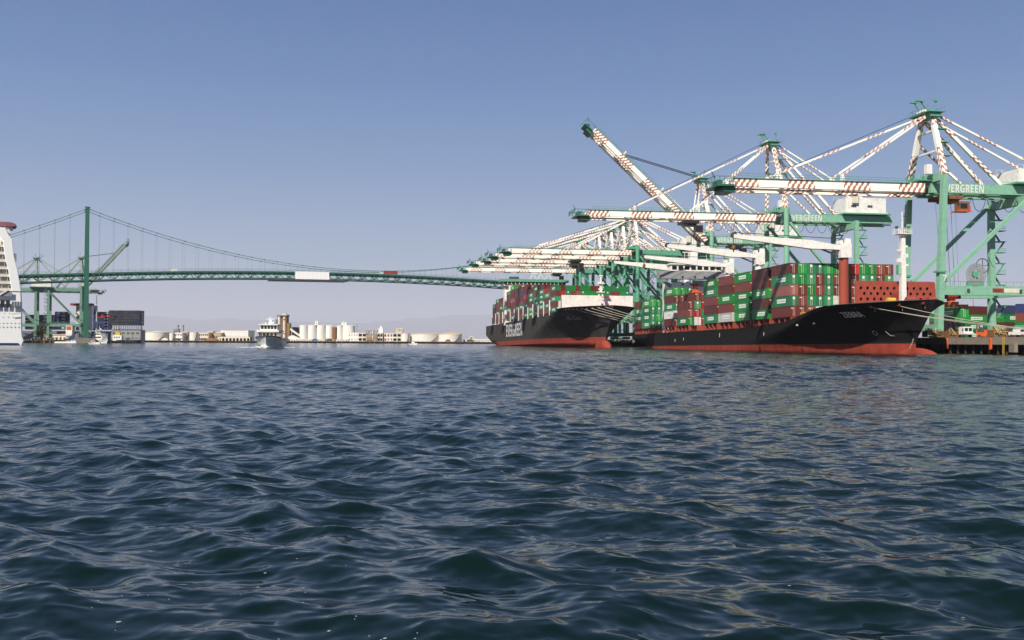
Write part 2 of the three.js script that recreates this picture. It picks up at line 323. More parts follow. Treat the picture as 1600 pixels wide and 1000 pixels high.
// ---------------------------------------------------------------- shipping containers
const signTex = canvasTex(256, 64, (x, w, h) => { x.fillStyle = '#e9e6dc'; x.fillRect(0, 0, w, h); x.fillStyle = '#1d6b3d'; x.font = 'bold 41px sans-serif'; x.textAlign = 'center'; x.textBaseline = 'middle'; x.fillText('EVERGREEN', w / 2, h / 2 + 2, 236); speckle(x, w, h, 3, 60, '#777'); });
const sign = paint(1, 1, 1, { map: signTex, rough: 0.6 });
const boxPaint = (r, g, b) => paint(r, g, b, { bump: ribTex, bumpScale: 0.05 });
const COL = {
  g: [boxPaint(0.012, 0.25, 0.04), 'bright green'], t: [boxPaint(0.025, 0.22, 0.085), 'teal green'], R: [boxPaint(0.155, 0.030, 0.021), 'dark red'], b: [boxPaint(0.19, 0.045, 0.026), 'rust brown'],
  P: [boxPaint(0.26, 0.085, 0.07), 'faded pink'], r: [boxPaint(0.44, 0.018, 0.02), 'bright red'], W: [boxPaint(0.70, 0.69, 0.65), 'white'], n: [boxPaint(0.02, 0.032, 0.10), 'navy blue'], B: [boxPaint(0.05, 0.07, 0.22), 'blue'],
};
const varied = {}; // faded, plain and deep coats of each colour
const variants = (c) => varied[c] ??= [0.82, 1, 1.22].map((f, i) => { const m = COL[c][0].clone(), q = m.color; m.color = C(q.r * f + (i === 2 ? 0.018 : 0), q.g * (c === 'g' || c === 't' ? f * 0.97 : f) + (i === 2 ? 0.012 : 0), q.b * f + (i === 2 ? 0.012 : 0)); return m; });
const boxGeo = {};
function boxShapes(L, H, W = 2.44) {
  const key = L + '_' + H; if (boxGeo[key]) return boxGeo[key];
  const body = B().box(0, H / 2, 0, W - 0.12, H - 0.16, L - 0.14).geo();
  const fr = B();
  for (const x of [-1, 1]) { for (const z of [-1, 1]) fr.box(x * (W / 2 - 0.09), H / 2, z * (L / 2 - 0.09), 0.18, H, 0.18); for (const y of [0.09, H - 0.07]) fr.box(x * (W / 2 - 0.05), y, 0, 0.1, 0.14, L - 0.37); }
  for (const z of [-1, 1]) for (const y of [0.09, H - 0.08]) fr.box(0, y, z * (L / 2 - 0.05), W - 0.37, 0.15, 0.1);
  const door = B().box(0, 0, 0, W / 2 - 0.22, H - 0.36, 0.05).box(0, H * 0.2, 0.03, W / 2 - 0.36, 0.06, 0.03).box(0, -H * 0.2, 0.03, W / 2 - 0.36, 0.06, 0.03).geo();
  const rod = B().rod(V(0, -H / 2 + 0.2, 0), V(0, H / 2 - 0.2, 0), 0.035).geo();
  return boxGeo[key] = { body, frame: fr.geo(), door, rod, panel: B().add(new THREE.BoxGeometry(0.03, H * 0.37, L * 0.46)).geo(), disc: B().disc(0, 0, 0, 0.36, 0.03).geo(), plate: B().box(0, 0, 0, 0.62, 0.2, 0.03).geo(), L, H, W };
}
for (const k of []) void k;
function container(colour, label, group, o = {}) {
  const { L = 12.19, H = 2.9, parts = 2, panel = 0, disc = 0, panelX = -1, shift = 0 } = o, s = boxShapes(L, H), t = thing('shipping_container', label, 'container', [0, 0, 0], 0, group), vs = variants(colour), m = vs[(used.shipping_container * 7) % vs.length];
  put('body', s.body, m, t); put('frame', s.frame, m, t);
  if (parts > 0) for (const x of [-1, 1]) {
    put('door', s.door, m, t).position.set(x * (s.W / 4 - 0.06), H / 2, L / 2 - 0.06);
    if (parts > 1) put('lock_rod', s.rod, colour === 'W' ? M.grey : M.white, t).position.set(x * 0.22, H / 2, L / 2 + 0.012);
  }
  if (disc) put('emblem', s.disc, M.white, t).position.set(0, H * 0.74, L / 2 + 0.012);
  else if (parts > 1) put('number_plate', s.plate, M.white, t).position.set(-0.55, H * 0.8, L / 2 + 0.012);
  if (panel) { const p = put('name_panel', s.panel, sign, t); p.position.set(panelX * (s.W / 2 - 0.035), H * 0.52, shift); if (panelX > 0) p.rotation.y = Math.PI; }
  return t;
}
const ORD = ['lowest', 'second', 'third', 'fourth', 'fifth', 'sixth', 'seventh', 'eighth'];
const NTH = ['first', 'second', 'third', 'fourth', 'fifth', 'sixth', 'seventh', 'eighth', 'ninth', 'tenth', 'eleventh', 'twelfth', 'thirteenth', 'fourteenth', 'fifteenth', 'sixteenth'];
function onShip(ship, c, x, y, z) { // stands on a ship: top-level, but at the ship's place and trim
  ship.updateMatrixWorld(true); c.applyMatrix4(ship.matrixWorld.clone().multiply(new THREE.Matrix4().makeTranslation(x, y, z))); return c;
}
// ---------------------------------------------------------------- the near ship
const TRIM1 = 0.009;
const near = thing('container_ship', 'black hulled container ship with red waterline and white cargo cranes, nearest on the quay', 'ship', [PX(1473, 214), 0, -214], YAW);
near.rotation.x = -TRIM1;
{
  const H = (z) => z > -24 ? lerp(12.5, 12.0, -z / 24) : z > -48 ? lerp(12.0, 8.5, smooth(-22, -50, z)) : lerp(8.5, 7.7, smooth(-48, -80, z));
  const hull = hullShape({ L: 208, half: 15, H, stem: (e) => e > 3 ? -2.6 - 8.2 * Math.pow(1 - (Math.min(e, 12.5) - 3) / 9.5, 1.2) : -10.8, entryD: 30, entryW: 74, flare: 1.55, pd: 2.05, rise: (ds) => 3.2 * Math.pow(Math.max(0, 1 - ds / 22), 1.3) - 3, tuck: 3.6, run: 40 });
  near.userData.hull = hull;
  hull.sheet(() => 2.55, (h) => h, 22).mesh('hull', M.hull, near);
  const boot = hull.sheet(() => -3, () => 2.55, 8);
  { const g = new THREE.SphereGeometry(1, 28, 18); g.scale(2.1, 2.5, 10); g.translate(0, -0.95, -11.6); boot.add(g); }
  boot.mesh('red_bottom', M.boot, near);
  hull.deck(0.35).mesh('deck', M.deckred, near);
  const rim = B(); for (let i = 0; i < 26; i++) { const a = -2.8 - i * 0.9, b = a - 0.9; for (const s of [-1, 1]) rim.beam(hull.at(a, H(a), s).add(V(0, 0.05, 0)), hull.at(b, H(b), s).add(V(0, 0.05, 0)), 0.25, 0.14); }
  rim.mesh('bulwark_rail', M.darkgrey, near);
  // white draught figures and marks on the bow
  const name = (text, size, z0, e0, mat, part, wid) => { const w = textWidth(text, size), k = (wid ?? w) / w; return put(part, letters(text, size, (x, y) => plating(hull, z0 + x * k, e0 + y, 0.12)), mat, near); };
  name('ZEBRA', 1.3, -25, 9.1, M.white, 'ship_name', 5.6);
  { const b = B(), ring = (z, e, r, w) => { for (let i = 0; i < 14; i++) { const a = i / 14 * 6.283, c = (i + 1) / 14 * 6.283; const P = (q, rr) => plating(hull, z + Math.cos(q) * rr, e + Math.sin(q) * rr, 0.05); b.beam(P(a, r), P(c, r), w, 0.04); } };
    ring(-20.6, 5.15, 0.55, 0.16); b.mesh('thruster_mark', M.lettering, near); }
  { const b = B(), P = (z, e) => plating(hull, z, e, 0.05); b.beam(P(-17.4, 5.5), P(-16.7, 4.5), 0.34, 0.04).beam(P(-16.7, 4.5), P(-15.7, 4.4), 0.4, 0.04); b.mesh('bulb_mark', M.lettering, near); }
  for (let i = 0; i < 9; i++) { const e = 0.5 + i * 0.38; put('draught_mark', B().box(0, 0, 0, 0.1, 0.16, 0.3).geo(), M.lettering, near).position.copy(plating(hull, -13 + i * 0.22, e, 0.03)); }
  for (const [z, e, s] of [[-42.5, 7.6, 0.5], [-36, 7.9, 0.5], [-64, 5.6, 0.7], [-147, 4.6, 0.9], [-137, 5, 0.8], [-100, 5.8, 1.1]]) { const p = plating(hull, z, e, 0.04); put('hull_mark', B().box(0, 0, 0, 0.06, s > 0.6 ? s * 1.2 : 0.4, s > 0.6 ? 0.28 : 1.1).geo(), M.lettering, near).position.copy(p); }
  for (const [z, e] of [[-15.5, 11.35], [-9.5, 11.5], [-5, 11.7]]) { const p = plating(hull, z, e, 0.02); put('fairlead', B().box(0, 0, 0, 0.25, 0.5, 1.5).geo(), M.boot, near).position.copy(p); }
  { const p = plating(hull, -10.4, 6.9, 0.05); const b = B().box(p.x, p.y, p.z, 0.3, 1.5, 0.5).box(p.x - 0.12, p.y - 0.6, p.z, 0.2, 0.5, 1.7); b.mesh('anchor', M.hull, near); }
  // perforated red breakwater
  { const s = new THREE.Shape(); s.moveTo(-10.6, 11); s.lineTo(10.6, 11); s.lineTo(10.3, 17.4); s.quadraticCurveTo(10.2, 17.75, 9.8, 17.75); s.lineTo(-9.8, 17.75); s.quadraticCurveTo(-10.3, 17.75, -10.4, 17.4); s.lineTo(-10.6, 11);
    for (let r = 0; r < 4; r++) for (let i = 0; i < 11; i++) { const x = -9 + i * 1.72 + (r % 2) * 0.86, p = new THREE.Path(); if (Math.abs(x) > 9.4) continue; p.absellipse(x, 16.0 - r * 1.32, 0.36, 0.4, 0, 6.283, false); s.holes.push(p); }
    const g = new THREE.ExtrudeGeometry(s, { depth: 0.18, bevelEnabled: false, curveSegments: 8 }); g.translate(0, 0, -19.5);
    const m = put('breakwater', metreUV(flat(g)), M.deckred, near);
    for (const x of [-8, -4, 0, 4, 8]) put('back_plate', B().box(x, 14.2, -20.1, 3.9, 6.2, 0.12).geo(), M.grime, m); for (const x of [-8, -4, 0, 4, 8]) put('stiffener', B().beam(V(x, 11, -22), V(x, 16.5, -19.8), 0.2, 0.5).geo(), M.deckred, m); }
  // foremast with its platform
  { const m = B().beam(V(0.6, 11.5, -17.2), V(0.6, 28.5, -17.2), 1.3, 1.3, 1.0, 1.0).rod(V(0.6, 28, -17.2), V(0.6, 34.5, -17.2), 0.16).mesh('foremast', M.white, near);
    const pl = B().box(0.6, 29, -17.2, 3.6, 0.16, 2.6); for (let i = 0; i < 8; i++) { const x = -1.1 + i * 0.5; for (const z of [-18.4, -16]) pl.rod(V(x, 29, z), V(x, 30.3, z), 0.05); } for (const y of [29.65, 30.3]) for (const z of [-18.4, -16]) pl.rod(V(-1.15, y, z), V(2.4, y, z), 0.05); pl.mesh('mast_platform', M.white, m);
    for (const [x, y, w, h, q] of [[-0.35, 20.4, 1.0, 2.4, M.green2], [-0.3, 22.6, 1.1, 0.9, M.white], [1.5, 21.5, 0.7, 0.5, M.white], [1.3, 26, 0.8, 0.5, M.white], [-0.5, 25, 0.9, 0.5, M.cream], [1.5, 23.8, 0.6, 0.9, M.white]]) B().box(x, y, -17.2, w, h, 0.9).mesh('mast_lamp', q, m);
    const ld = B(); for (const x of [-0.55, -0.2]) ld.rod(V(x, 12, -16.7), V(x, 28.9, -16.7), 0.04); for (let y = 12.4; y < 28.8; y += 0.6) ld.rod(V(-0.55, y, -16.7), V(-0.2, y, -16.7), 0.035); ld.mesh('mast_ladder', M.white, m);
    for (const x of [2.2, -0.8]) B().box(x, 30.6, -17.2, 0.6, 0.6, 0.6).mesh('mast_light', M.darkgrey, m); B().rod(V(0.4, 33.4, -17.2), V(2.4, 33.4, -17.2), 0.08).mesh('mast_arm', M.darkgrey, m); }
  // forecastle gear
  for (const [x, z] of [[-5, -13], [5, -13], [-2.5, -9], [3, -9]]) B().box(x, 12.1, z, 2, 1.3, 1.4).disc(x, 12.6, z + 0.2, 0.75, 1.9, 'x', 14).mesh('winch', z < -12 && x < 0 ? M.yellow : M.deckred, near);
  B().beam(V(-2.5, 11.6, -16), V(-2.5, 14.6, -15.2), 1.6, 0.4).mesh('vent_cowl', M.deckred, near);
  // hatch coamings and stanchions under the boxes
  for (const [z0, z1] of [[-46.3, -59], [-60.5, -73.2], [-74.7, -87.4], [-88.8, -101.4], [-103, -115.6], [-132, -145], [-148.3, -161], [-179.6, -192.4], [-193, -204.5]]) {
    const b = B().box(0, 8.5, (z0 + z1) / 2, 23, 2.7, z0 - z1 - 1);
    b.mesh('hatch_coaming', M.deckred, near);
    for (let k = 0; k < 4; k++) { const z = lerp(z0 - 0.5, z1 + 0.5, k / 3); put('stanchion', B().box(-14.2, 8.4, z, 0.8, 3.0, 0.55).beam(V(-12.4, 7.2, z), V(-14.2, 9.4, z), 0.4, 0.4).geo(), M.deckred, near); }
    B().box(-13.2, 9.78, (z0 + z1) / 2, 2.4, 0.16, z0 - z1).mesh('cargo_rail', M.deckred, near);
  }
  const rail = B(); for (let z = -60; z > -205; z -= 2.4) rail.rod(V(-14.9, 7.6, z), V(-14.9, 8.6, z), 0.045, 0.045, 4); for (const y of [8.1, 8.6]) rail.rod(V(-14.9, y, -60), V(-14.9, y, -205), 0.04, 0.04, 4); rail.mesh('deck_railing', M.deckred, near);
  const yr = B(); for (let i = 0; i <= 14; i++) { const x = -13 + i * 1.1; yr.rod(V(x, 9.4, -44.2), V(x, 11, -44.2), 0.07, 0.07, 5); } yr.rod(V(-13, 11, -44.2), V(2.4, 11, -44.2), 0.07, 0.07, 5).rod(V(-13, 10.3, -44.2), V(2.4, 10.3, -44.2), 0.06, 0.06, 5); yr.mesh('yellow_railing', M.yellow, near);
  // deckhouse and bridge
  { const d = B().box(0, 17.5, -171.3, 21, 20, 13).mesh('deckhouse', M.white, near);
    B().box(0, 30.6, -167.6, 30.6, 3.1, 4.2).mesh('bridge_wing', M.grey, d);
    for (const s of [-1, 1]) B().beam(V(s * 15, 29.4, -166), V(s * 10.6, 26, -166), 0.6, 1.4).mesh('wing_bracket', M.grey, d);
    B().box(0, 33.4, -168.8, 21, 2.6, 5).box(0, 34.9, -168.8, 22, 0.4, 6).mesh('wheelhouse', M.white, d);
    for (let i = 0; i < 8; i++) put('window', B().box(-9.1 + i * 2.6, 33.45, -166.28, 1.9, 1.5, 0.1).geo(), M.glass, d);
    B().box(2.5, 27.2, -164.7, 9.6, 2.4, 0.15).mesh('front_panel', M.grey, d);
    for (const [x, y] of [[-6.2, 26.8], [-3, 26.8], [-6, 29.7], [-1, 29.7], [3, 29.7], [7, 29.7]]) put('porthole', B().box(x, y, -164.76 - (y > 29 ? 0.72 : 0), 0.7, 0.8, 0.1).geo(), M.glass, d);
    B().box(4, 26.5, -164.6, 3, 1.6, 0.12).mesh('number_board', M.white, d);
    B().box(0, 37.4, -171, 3, 5, 3).box(0, 40, -170, 9, 0.3, 0.5).rod(V(0, 39, -171), V(0, 46, -171), 0.3).rod(V(-4, 35, -169), V(-4, 40, -169), 0.1).rod(V(5, 35, -169), V(5, 39, -169), 0.1).mesh('radar_mast', M.white, d);
    B().box(1, 36, -177, 7, 6, 5).mesh('funnel', M.darkgrey, near); }
  // cargo cranes: post, cabin, jib, hook
  const cargoCrane = (z, u, top, L, drop, swing, hook, red) => {
    const p = B().cyl(u, 8, top - 3.2, z, 1.25, 1.25, 20); if (!red) p.cyl(u, top - 3.6, top - 3.1, z, 1.6, 1.6, 20); const post = p.mesh('crane_post', red ? M.deckred : M.white, near);
    B().box(u, top - 1.4, z, 3.0, 3.8, 3.2).beam(V(u + 1, top - 0.2, z), V(u + 1.2, top + 2, z), 0.8, 1.6).box(u - 1.2, top + 0.9, z, 0.9, 0.9, 2.2).mesh('crane_cabin', M.white, post);
    const q = V(u - 1.2, top - 0.6, z), e = V(u - 1.2 - L * Math.cos(swing), top + drop, z - L * Math.sin(swing));
    B().beam(q, q.clone().lerp(e, 0.28), 2.0, 1.1, 1.9, 2.3).beam(q.clone().lerp(e, 0.28), e, 1.9, 2.3, 1.0, 1.0).mesh('crane_jib', M.white, post);
    B().disc(e.x, e.y + 0.3, e.z, 0.8, 0.5, 'z', 14).mesh('jib_sheave', M.darkgrey, post);
    const w = B(); for (const k of [-0.35, 0.35]) w.rod(e.clone().add(V(0, 1, k)), V(u + 1, top + 1.8, z + k), 0.05, 0.05, 4); w.mesh('luffing_wire', M.cable, post);
    B().beam(V(u - 0.8, top - 3, z), q.clone().lerp(e, 0.2).add(V(0, -0.6, 0)), 0.4, 0.4).mesh('jib_brace', M.darkgrey, post);
    if (hook) { B().rod(e, V(e.x, e.y - 2.6, e.z), 0.09).mesh('hook_wire', M.cable, post); B().ball(e.x, e.y - 3.1, e.z, 0.55, 1.3).box(e.x, e.y - 3.9, e.z, 0.25, 0.7, 0.25).mesh('hook_block', M.brown, post); }
  };
  cargoCrane(-43.6, -1, 29.0, 29, 2.2, 0.06, true, true);
  cargoCrane(-102, -0.8, 32.4, 29.5, 2.4, 0.05, false);
  cargoCrane(-130, -0.6, 31.8, 29.5, 2.2, 0.05, true);
  cargoCrane(-178.4, 0, 34.5, 29, 2.0, 0.05, false);
  // mooring lines run from the bow to bollards ashore
  near.updateMatrixWorld(true);
  const inv = near.matrixWorld.clone().invert(), moor = (z, e, X, Dd, sag, r = 0.075) => { const a = plating(hull, z, e, 0.1), c = V(X, 4.4, -Dd).applyMatrix4(inv), pts = []; for (let i = 0; i <= 10; i++) { const q = a.clone().lerp(c, i / 10); q.y -= sag * 4 * (i / 10) * (1 - i / 10); pts.push(q); } B().line(pts, r).mesh('mooring_line', M.rope, near); };
  moor(-15.5, 11.2, quayX(190) + 1, 190, 0.8); moor(-9.5, 11.3, quayX(200) + 1, 200, 0.6); moor(-15, 11.1, quayX(188) + 1.3, 188.6, 1.1, 0.06);
  for (const [z, e] of [[-15.5, 10.5], [-9.5, 10.6], [-5, 10.9]]) { const p = plating(hull, z, e, 0.02); put('rust_stain', B().box(0, 0, 0, 0.03, 0.9, 0.22).geo(), M.beige, near).position.copy(p); }
}
// boxes on the near ship: columns run from the open-water side toward the quay, rows from the top tier down
{
  const base = 9.92, TH = 2.92, CW = 2.5, G = 'containers stacked on the near ship';
  const place = (bay, bayName, z, cols, hidden = 0) => cols.forEach((col, c) => {
    const n = col.length;
    [...col].forEach((ch, i) => {
      if (ch === '.') return;
      const k = n - 1 - i, x = -15 + CW * (c + 0.5), lc = ch.toLowerCase();
      const panel = c === 0 && (ch === 'G' || ch === 'T' || ch === 'w'), colour = ch === 'G' ? 'g' : ch === 'T' ? 't' : ch === 'w' ? 'W' : ch;
      const what = COL[colour][1];
      const t = container(colour, `${what} container, ${ORD[k]} tier, ${NTH[c]} column from open water, ${bayName}`, G, { panel, disc: colour === 't', panelX: -1, shift: 0.6 });
      onShip(near, t, x, base + TH * k, z - 6.1);
    });
  });
  place(0, "near ship's front bay", -46.6, ['RTPTR', 'ggRRb', 'ttgtb', 'tRRtW', 'gtttW', 'gRbWg', 'ggbgb', 'rRbRR', 'gttRt', 'gtRRR', 'bbRRb', 'btRtR']);
  place(1, "near ship's second bay", -60.8, ['RRGRG', 'gRgRg']);
  place(2, "near ship's third bay", -75, ['GRGGG', 'tRgtg']);
  place(3, "near ship's fourth bay", -89, ['RRGRw', 'gbRRW']);
  place(4, "near ship's fifth bay", -103.2, ['GTRRT', 'gtRbg']);
  place(5, "near ship's bay behind the gap", -132.4, ['.RRG', 'RtrW', 'Rrtb', 'gRtg', 'tRgR']);
  place(6, "near ship's bay before the deckhouse", -148.6, ['GRTwR', 'gRtgR', 'tRgRb']);
  place(7, "near ship's bay behind the deckhouse", -180, ['GTTT', 'gtgt']);
  place(8, "near ship's rearmost bay", -192.3, ['RTTR', 'tgRb']);
}
// ---------------------------------------------------------------- the second ship
const far2 = thing('container_ship', 'tall dark grey container ship with white breakwater, moored behind the black ship', 'ship', [PX(959, 435), 0, -435], YAW2);
far2.rotation.x = -0.012;
{
  const H = (z) => z > -40 ? lerp(19.3, 19.0, -z / 40) : lerp(19.0, 16.7, smooth(-38, -80, z));
  const hull = hullShape({ L: 262, half: 18.6, H, stem: (e) => e > 5 ? -13 * Math.pow(1 - (Math.min(e, 19.3) - 5) / 14.3, 1.2) : -13, entryD: 34, entryW: 96, flare: 1.9, rise: (ds) => 8.5 * Math.max(0, 1 - ds / 40), tuck: 1.6, run: 70 });
  far2.userData.hull = hull;
  hull.sheet(() => 5.1, (h) => h, 22).mesh('hull', M.hull2, far2);
  const boot = hull.sheet(() => -4, () => 5.1, 8); { const g = new THREE.SphereGeometry(1, 28, 18); g.scale(3.0, 4.3, 11); g.translate(0, -0.5, -17.4); boot.add(g); }
  boot.mesh('red_bottom', M.boot, far2);
  hull.deck(1.1).mesh('deck', M.deckred, far2);
  { const size = 7.6, w = textWidth('EVERGREEN', size), k = 54 / w; put('hull_lettering', letters('EVERGREEN', size, (x, y) => plating(hull, -176 + x * k, 7.6 + y, 0.3)), M.lettering, far2); }
  { const w = textWidth('EVER LOGIC', 1.3); put('ship_name', letters('EVER LOGIC', 1.3, (x, y) => plating(hull, -33 + x * 12 / w, 13.6 + y, 0.25)), M.grey, far2); }
  for (const z of [-30.5, -26.4]) { const P = (a, e) => plating(hull, a, e, 0.08); B().beam(P(z, 17), P(z + 0.8, 15), 0.9, 0.05).beam(P(z + 0.8, 15), P(z + 1.7, 15.2), 0.5, 0.05).mesh('anchor_mark', M.lettering, far2); }
  for (let i = 0; i < 8; i++) { const z = -24 + i * 2.6; put('fairlead', B().box(0, 0, 0, 0.3, 0.5, 1.0).geo(), M.lettering, far2).position.copy(plating(hull, z, 18.2, 0.05)); }
  { const b = B().box(0, 22, -27.8, 35.4, 6.6, 0.5); const m = b.mesh('breakwater', M.white, far2); for (let i = -3; i <= 3; i++) put('stiffener', B().beam(V(i * 5, 18, -31.2), V(i * 5, 24, -28.2), 0.3, 0.6).geo(), M.white, m); }
  B().box(-17.2, 20.3, -37, 0.5, 5.2, 8).mesh('side_screen', M.white, far2); B().box(-18.2, 18.6, -49, 0.4, 5, 5).mesh('side_screen', M.white, far2);
  { const m = B().beam(V(-2.2, 18.5, -22), V(-0.6, 26.5, -22), 0.6, 0.6).beam(V(2.2, 18.5, -22), V(0.6, 26.5, -22), 0.6, 0.6).box(0, 26.6, -22, 3.6, 0.4, 2).beam(V(0, 26.6, -22), V(0, 34, -22), 1.1, 1.1, 0.7, 0.7).mesh('foremast', M.white, far2);
    B().box(0, 30.6, -22, 3.8, 0.3, 2.4).box(-1, 31.2, -22, 0.6, 0.8, 0.6).box(1.2, 31.2, -22, 0.5, 0.8, 0.5).box(0, 34.4, -22, 1.6, 0.6, 1).box(0, 28, -22, 2, 0.7, 1).mesh('mast_platform', M.white, m); B().box(0, 23, -22, 3, 0.3, 1.4).box(0, 24.4, -22, 2.2, 0.25, 1.2).mesh('mast_brace', M.cream, m); }
  // white deckhouse with a long green bridge
  { const d = B().box(0, 27.5, -184, 33.5, 25, 12).mesh('deckhouse', M.white, far2);
    B().box(-17.6, 27, -183, 3, 24, 5).mesh('stair_tower', M.white, d);
    B().box(0, 43.6, -182, 44, 1.7, 10).mesh('bridge_roof', M.green2, d);
    B().box(0, 40.6, -183, 40, 1.1, 9).mesh('bridge_wing', M.white, d);
    for (let i = 0; i < 16; i++) put('window', B().box(-19 + i * 2.53, 42.0, -177.6, 1.9, 1.3, 0.12).geo(), M.glass, d);
    B().box(0, 42, -182.6, 39.6, 1.6, 9.8).mesh('wheelhouse', M.white, d);
    for (const [y, z] of [[38, -182], [33, -183], [28, -181], [23, -183]]) put('porthole', B().box(-19.13, y, z, 0.08, 0.9, 0.9).geo(), M.glass, d);
    const mast = B(); for (const x of [0, 5, 10]) { mast.beam(V(x - 2.5, 44.4, -184), V(x, 48.5, -184), 0.35, 0.35).beam(V(x + 2.5, 44.4, -184), V(x, 48.5, -184), 0.35, 0.35); } mast.box(5, 48.6, -184, 14, 0.3, 1).rod(V(5, 48, -184), V(5, 53, -184), 0.3); mast.mesh('radar_mast', M.white, d);
    B().box(-13, 45.4, -181, 6, 1.4, 3).mesh('roof_gear', M.darkgrey, d); }
  // white lashing bridges between the bays
  for (let i = 0; i < 13; i++) {
    const z = -50.6 - i * 14.05 - (i > 8 ? 14 : 0), b = B();
    b.box(-18.6, 20.3, z, 0.42, 7.6, 0.5).box(-16, 20.3, z, 0.4, 7.6, 0.4).box(-13.4, 20.3, z, 0.4, 7.6, 0.4);
    for (const y of [18.6, 21.2, 23.9]) b.box(-15.6, y, z, 4.6, 0.28, 0.9);
    const lb = b.mesh('lashing_bridge', M.white, far2); void lb;
  }
  const rail = B(); for (let z = -62; z > -261; z -= 3.5) rail.rod(V(-18.4, 16.6, z), V(-18.4, 17.8, z), 0.07, 0.07, 4); rail.rod(V(-18.4, 17.8, -62), V(-18.4, 17.8, -261), 0.06, 0.06, 4); rail.mesh('deck_railing', M.white, far2);
  far2.updateMatrixWorld(true);
  const inv = far2.matrixWorld.clone().invert();
  [[-18, 18.2], [-13.5, 18.3], [-9, 18.4], [-6, 18.5], [-3, 18.6]].forEach(([z, e], n) => { const a = plating(hull, z, e, 0.1), c = V(quayX(405 - n * 5) + 1, 4.4, -(405 - n * 5)).applyMatrix4(inv), pts = []; for (let i = 0; i <= 8; i++) { const q = a.clone().lerp(c, i / 8); q.y -= 1.2 * 4 * (i / 8) * (1 - i / 8); pts.push(q); } B().line(pts, 0.12).mesh('mooring_line', M.rope, far2); });
  // boxes
  const G = 'containers stacked on the second ship', base = 17.6, TH = 2.6, r = rng(808), pick = () => 'ggtRRRRbRr'[Math.floor(r() * 10)];
  const put1 = (c, x, k, z, lab, panel) => onShip(far2, container(c, lab, G, { H: 2.59, parts: 1, panel, disc: c === 't' && r() < 0.5, shift: 1 }), x, base + TH * k, z - 6.1);
  const front = ['tRt', 'RrP', 'ttg', 'gbR', 'bPR', 'gtb', 'ggb', 'RgR', 'bgR', 'tgt', 'gtt', 'tbR', 'tbP', 'gtg', 'ttt'];
  front.forEach((col, c) => [...col].forEach((ch, i) => put1(ch, -17.5 + 2.5 * c, 4 - i, -36, `${COL[ch][1]} container, ${ORD[4 - i]} tier, ${NTH[c]} column from open water, second ship's front bay`, c === 0 && 'gt'.includes(ch))));
  for (let k = 0; k < 2; k++) put1('tR'[k], -17.5, k, -36, `${COL['tR'[k]][1]} container, ${ORD[k]} tier, outermost column, second ship's front bay`, k === 0);
  const tiers = [5, 6, 6, 6, 7, 7, 7, 8, 7, 6, 6, 5], sides = ['rtRtR', 'RttttR', 'gRttRt', 'RttRtg', 'RRrRtRg', 'RBRRtRR', 'RRRrtRR', 'gRRPRRRt', 'gRRRtRR', 'RRgRRR', 'gRRtRR', 'RgRRRR'];
  const under = new THREE.InstancedMesh(boxShapes(12.19, 2.59).body, COL.R[0], 1200); let nu = 0; const mat4 = new THREE.Matrix4();
  const z0 = (i) => -50.8 - i * 14.05 - (i > 8 ? 14 : 0);
  for (let i = 0; i < 12; i++) for (let k = 0; k < tiers[i]; k++) { let ch = sides[i][sides[i].length - 1 - (k % sides[i].length)]; if (ch === 'T') ch = 't'; put1(ch, -17.5, k, z0(i), `${COL[ch][1]} container, ${ORD[k]} tier, outermost column, ${i < 9 ? NTH[i + 1] + ' bay from the bow of' : NTH[i - 9] + ' bay behind the deckhouse of'} second ship`, 'gt'.includes(ch)); }
  // the boxes farther in, of which only ends and slivers show
  for (let i = 0; i < 12; i++) for (let c = 1; c < 15; c++) { const n = tiers[i] - (r() < 0.4 ? 1 : 0) - (i < 4 && c > 2 ? 1 : 0); for (let k = c < 3 ? 0 : 2; k < n; k++) { if (nu >= 1200) break; under.setMatrixAt(nu, mat4.makeTranslation(-17.5 + 2.5 * c, base + TH * k, z0(i) - 6.1)); const m = COL[pick()][0].color, q = COL.R[0].color; under.setColorAt(nu++, C(m.r / q.r, m.g / q.g, m.b / q.b)); } }
  under.count = nu; under.name = 'stacked_containers'; stuff(under); tag(under, 'mass of green and red containers filling the inner rows of the second ship', 'containers'); under.castShadow = under.receiveShadow = true;
  onShip(far2, under, 0, 0, 0); scene.add(under);
}
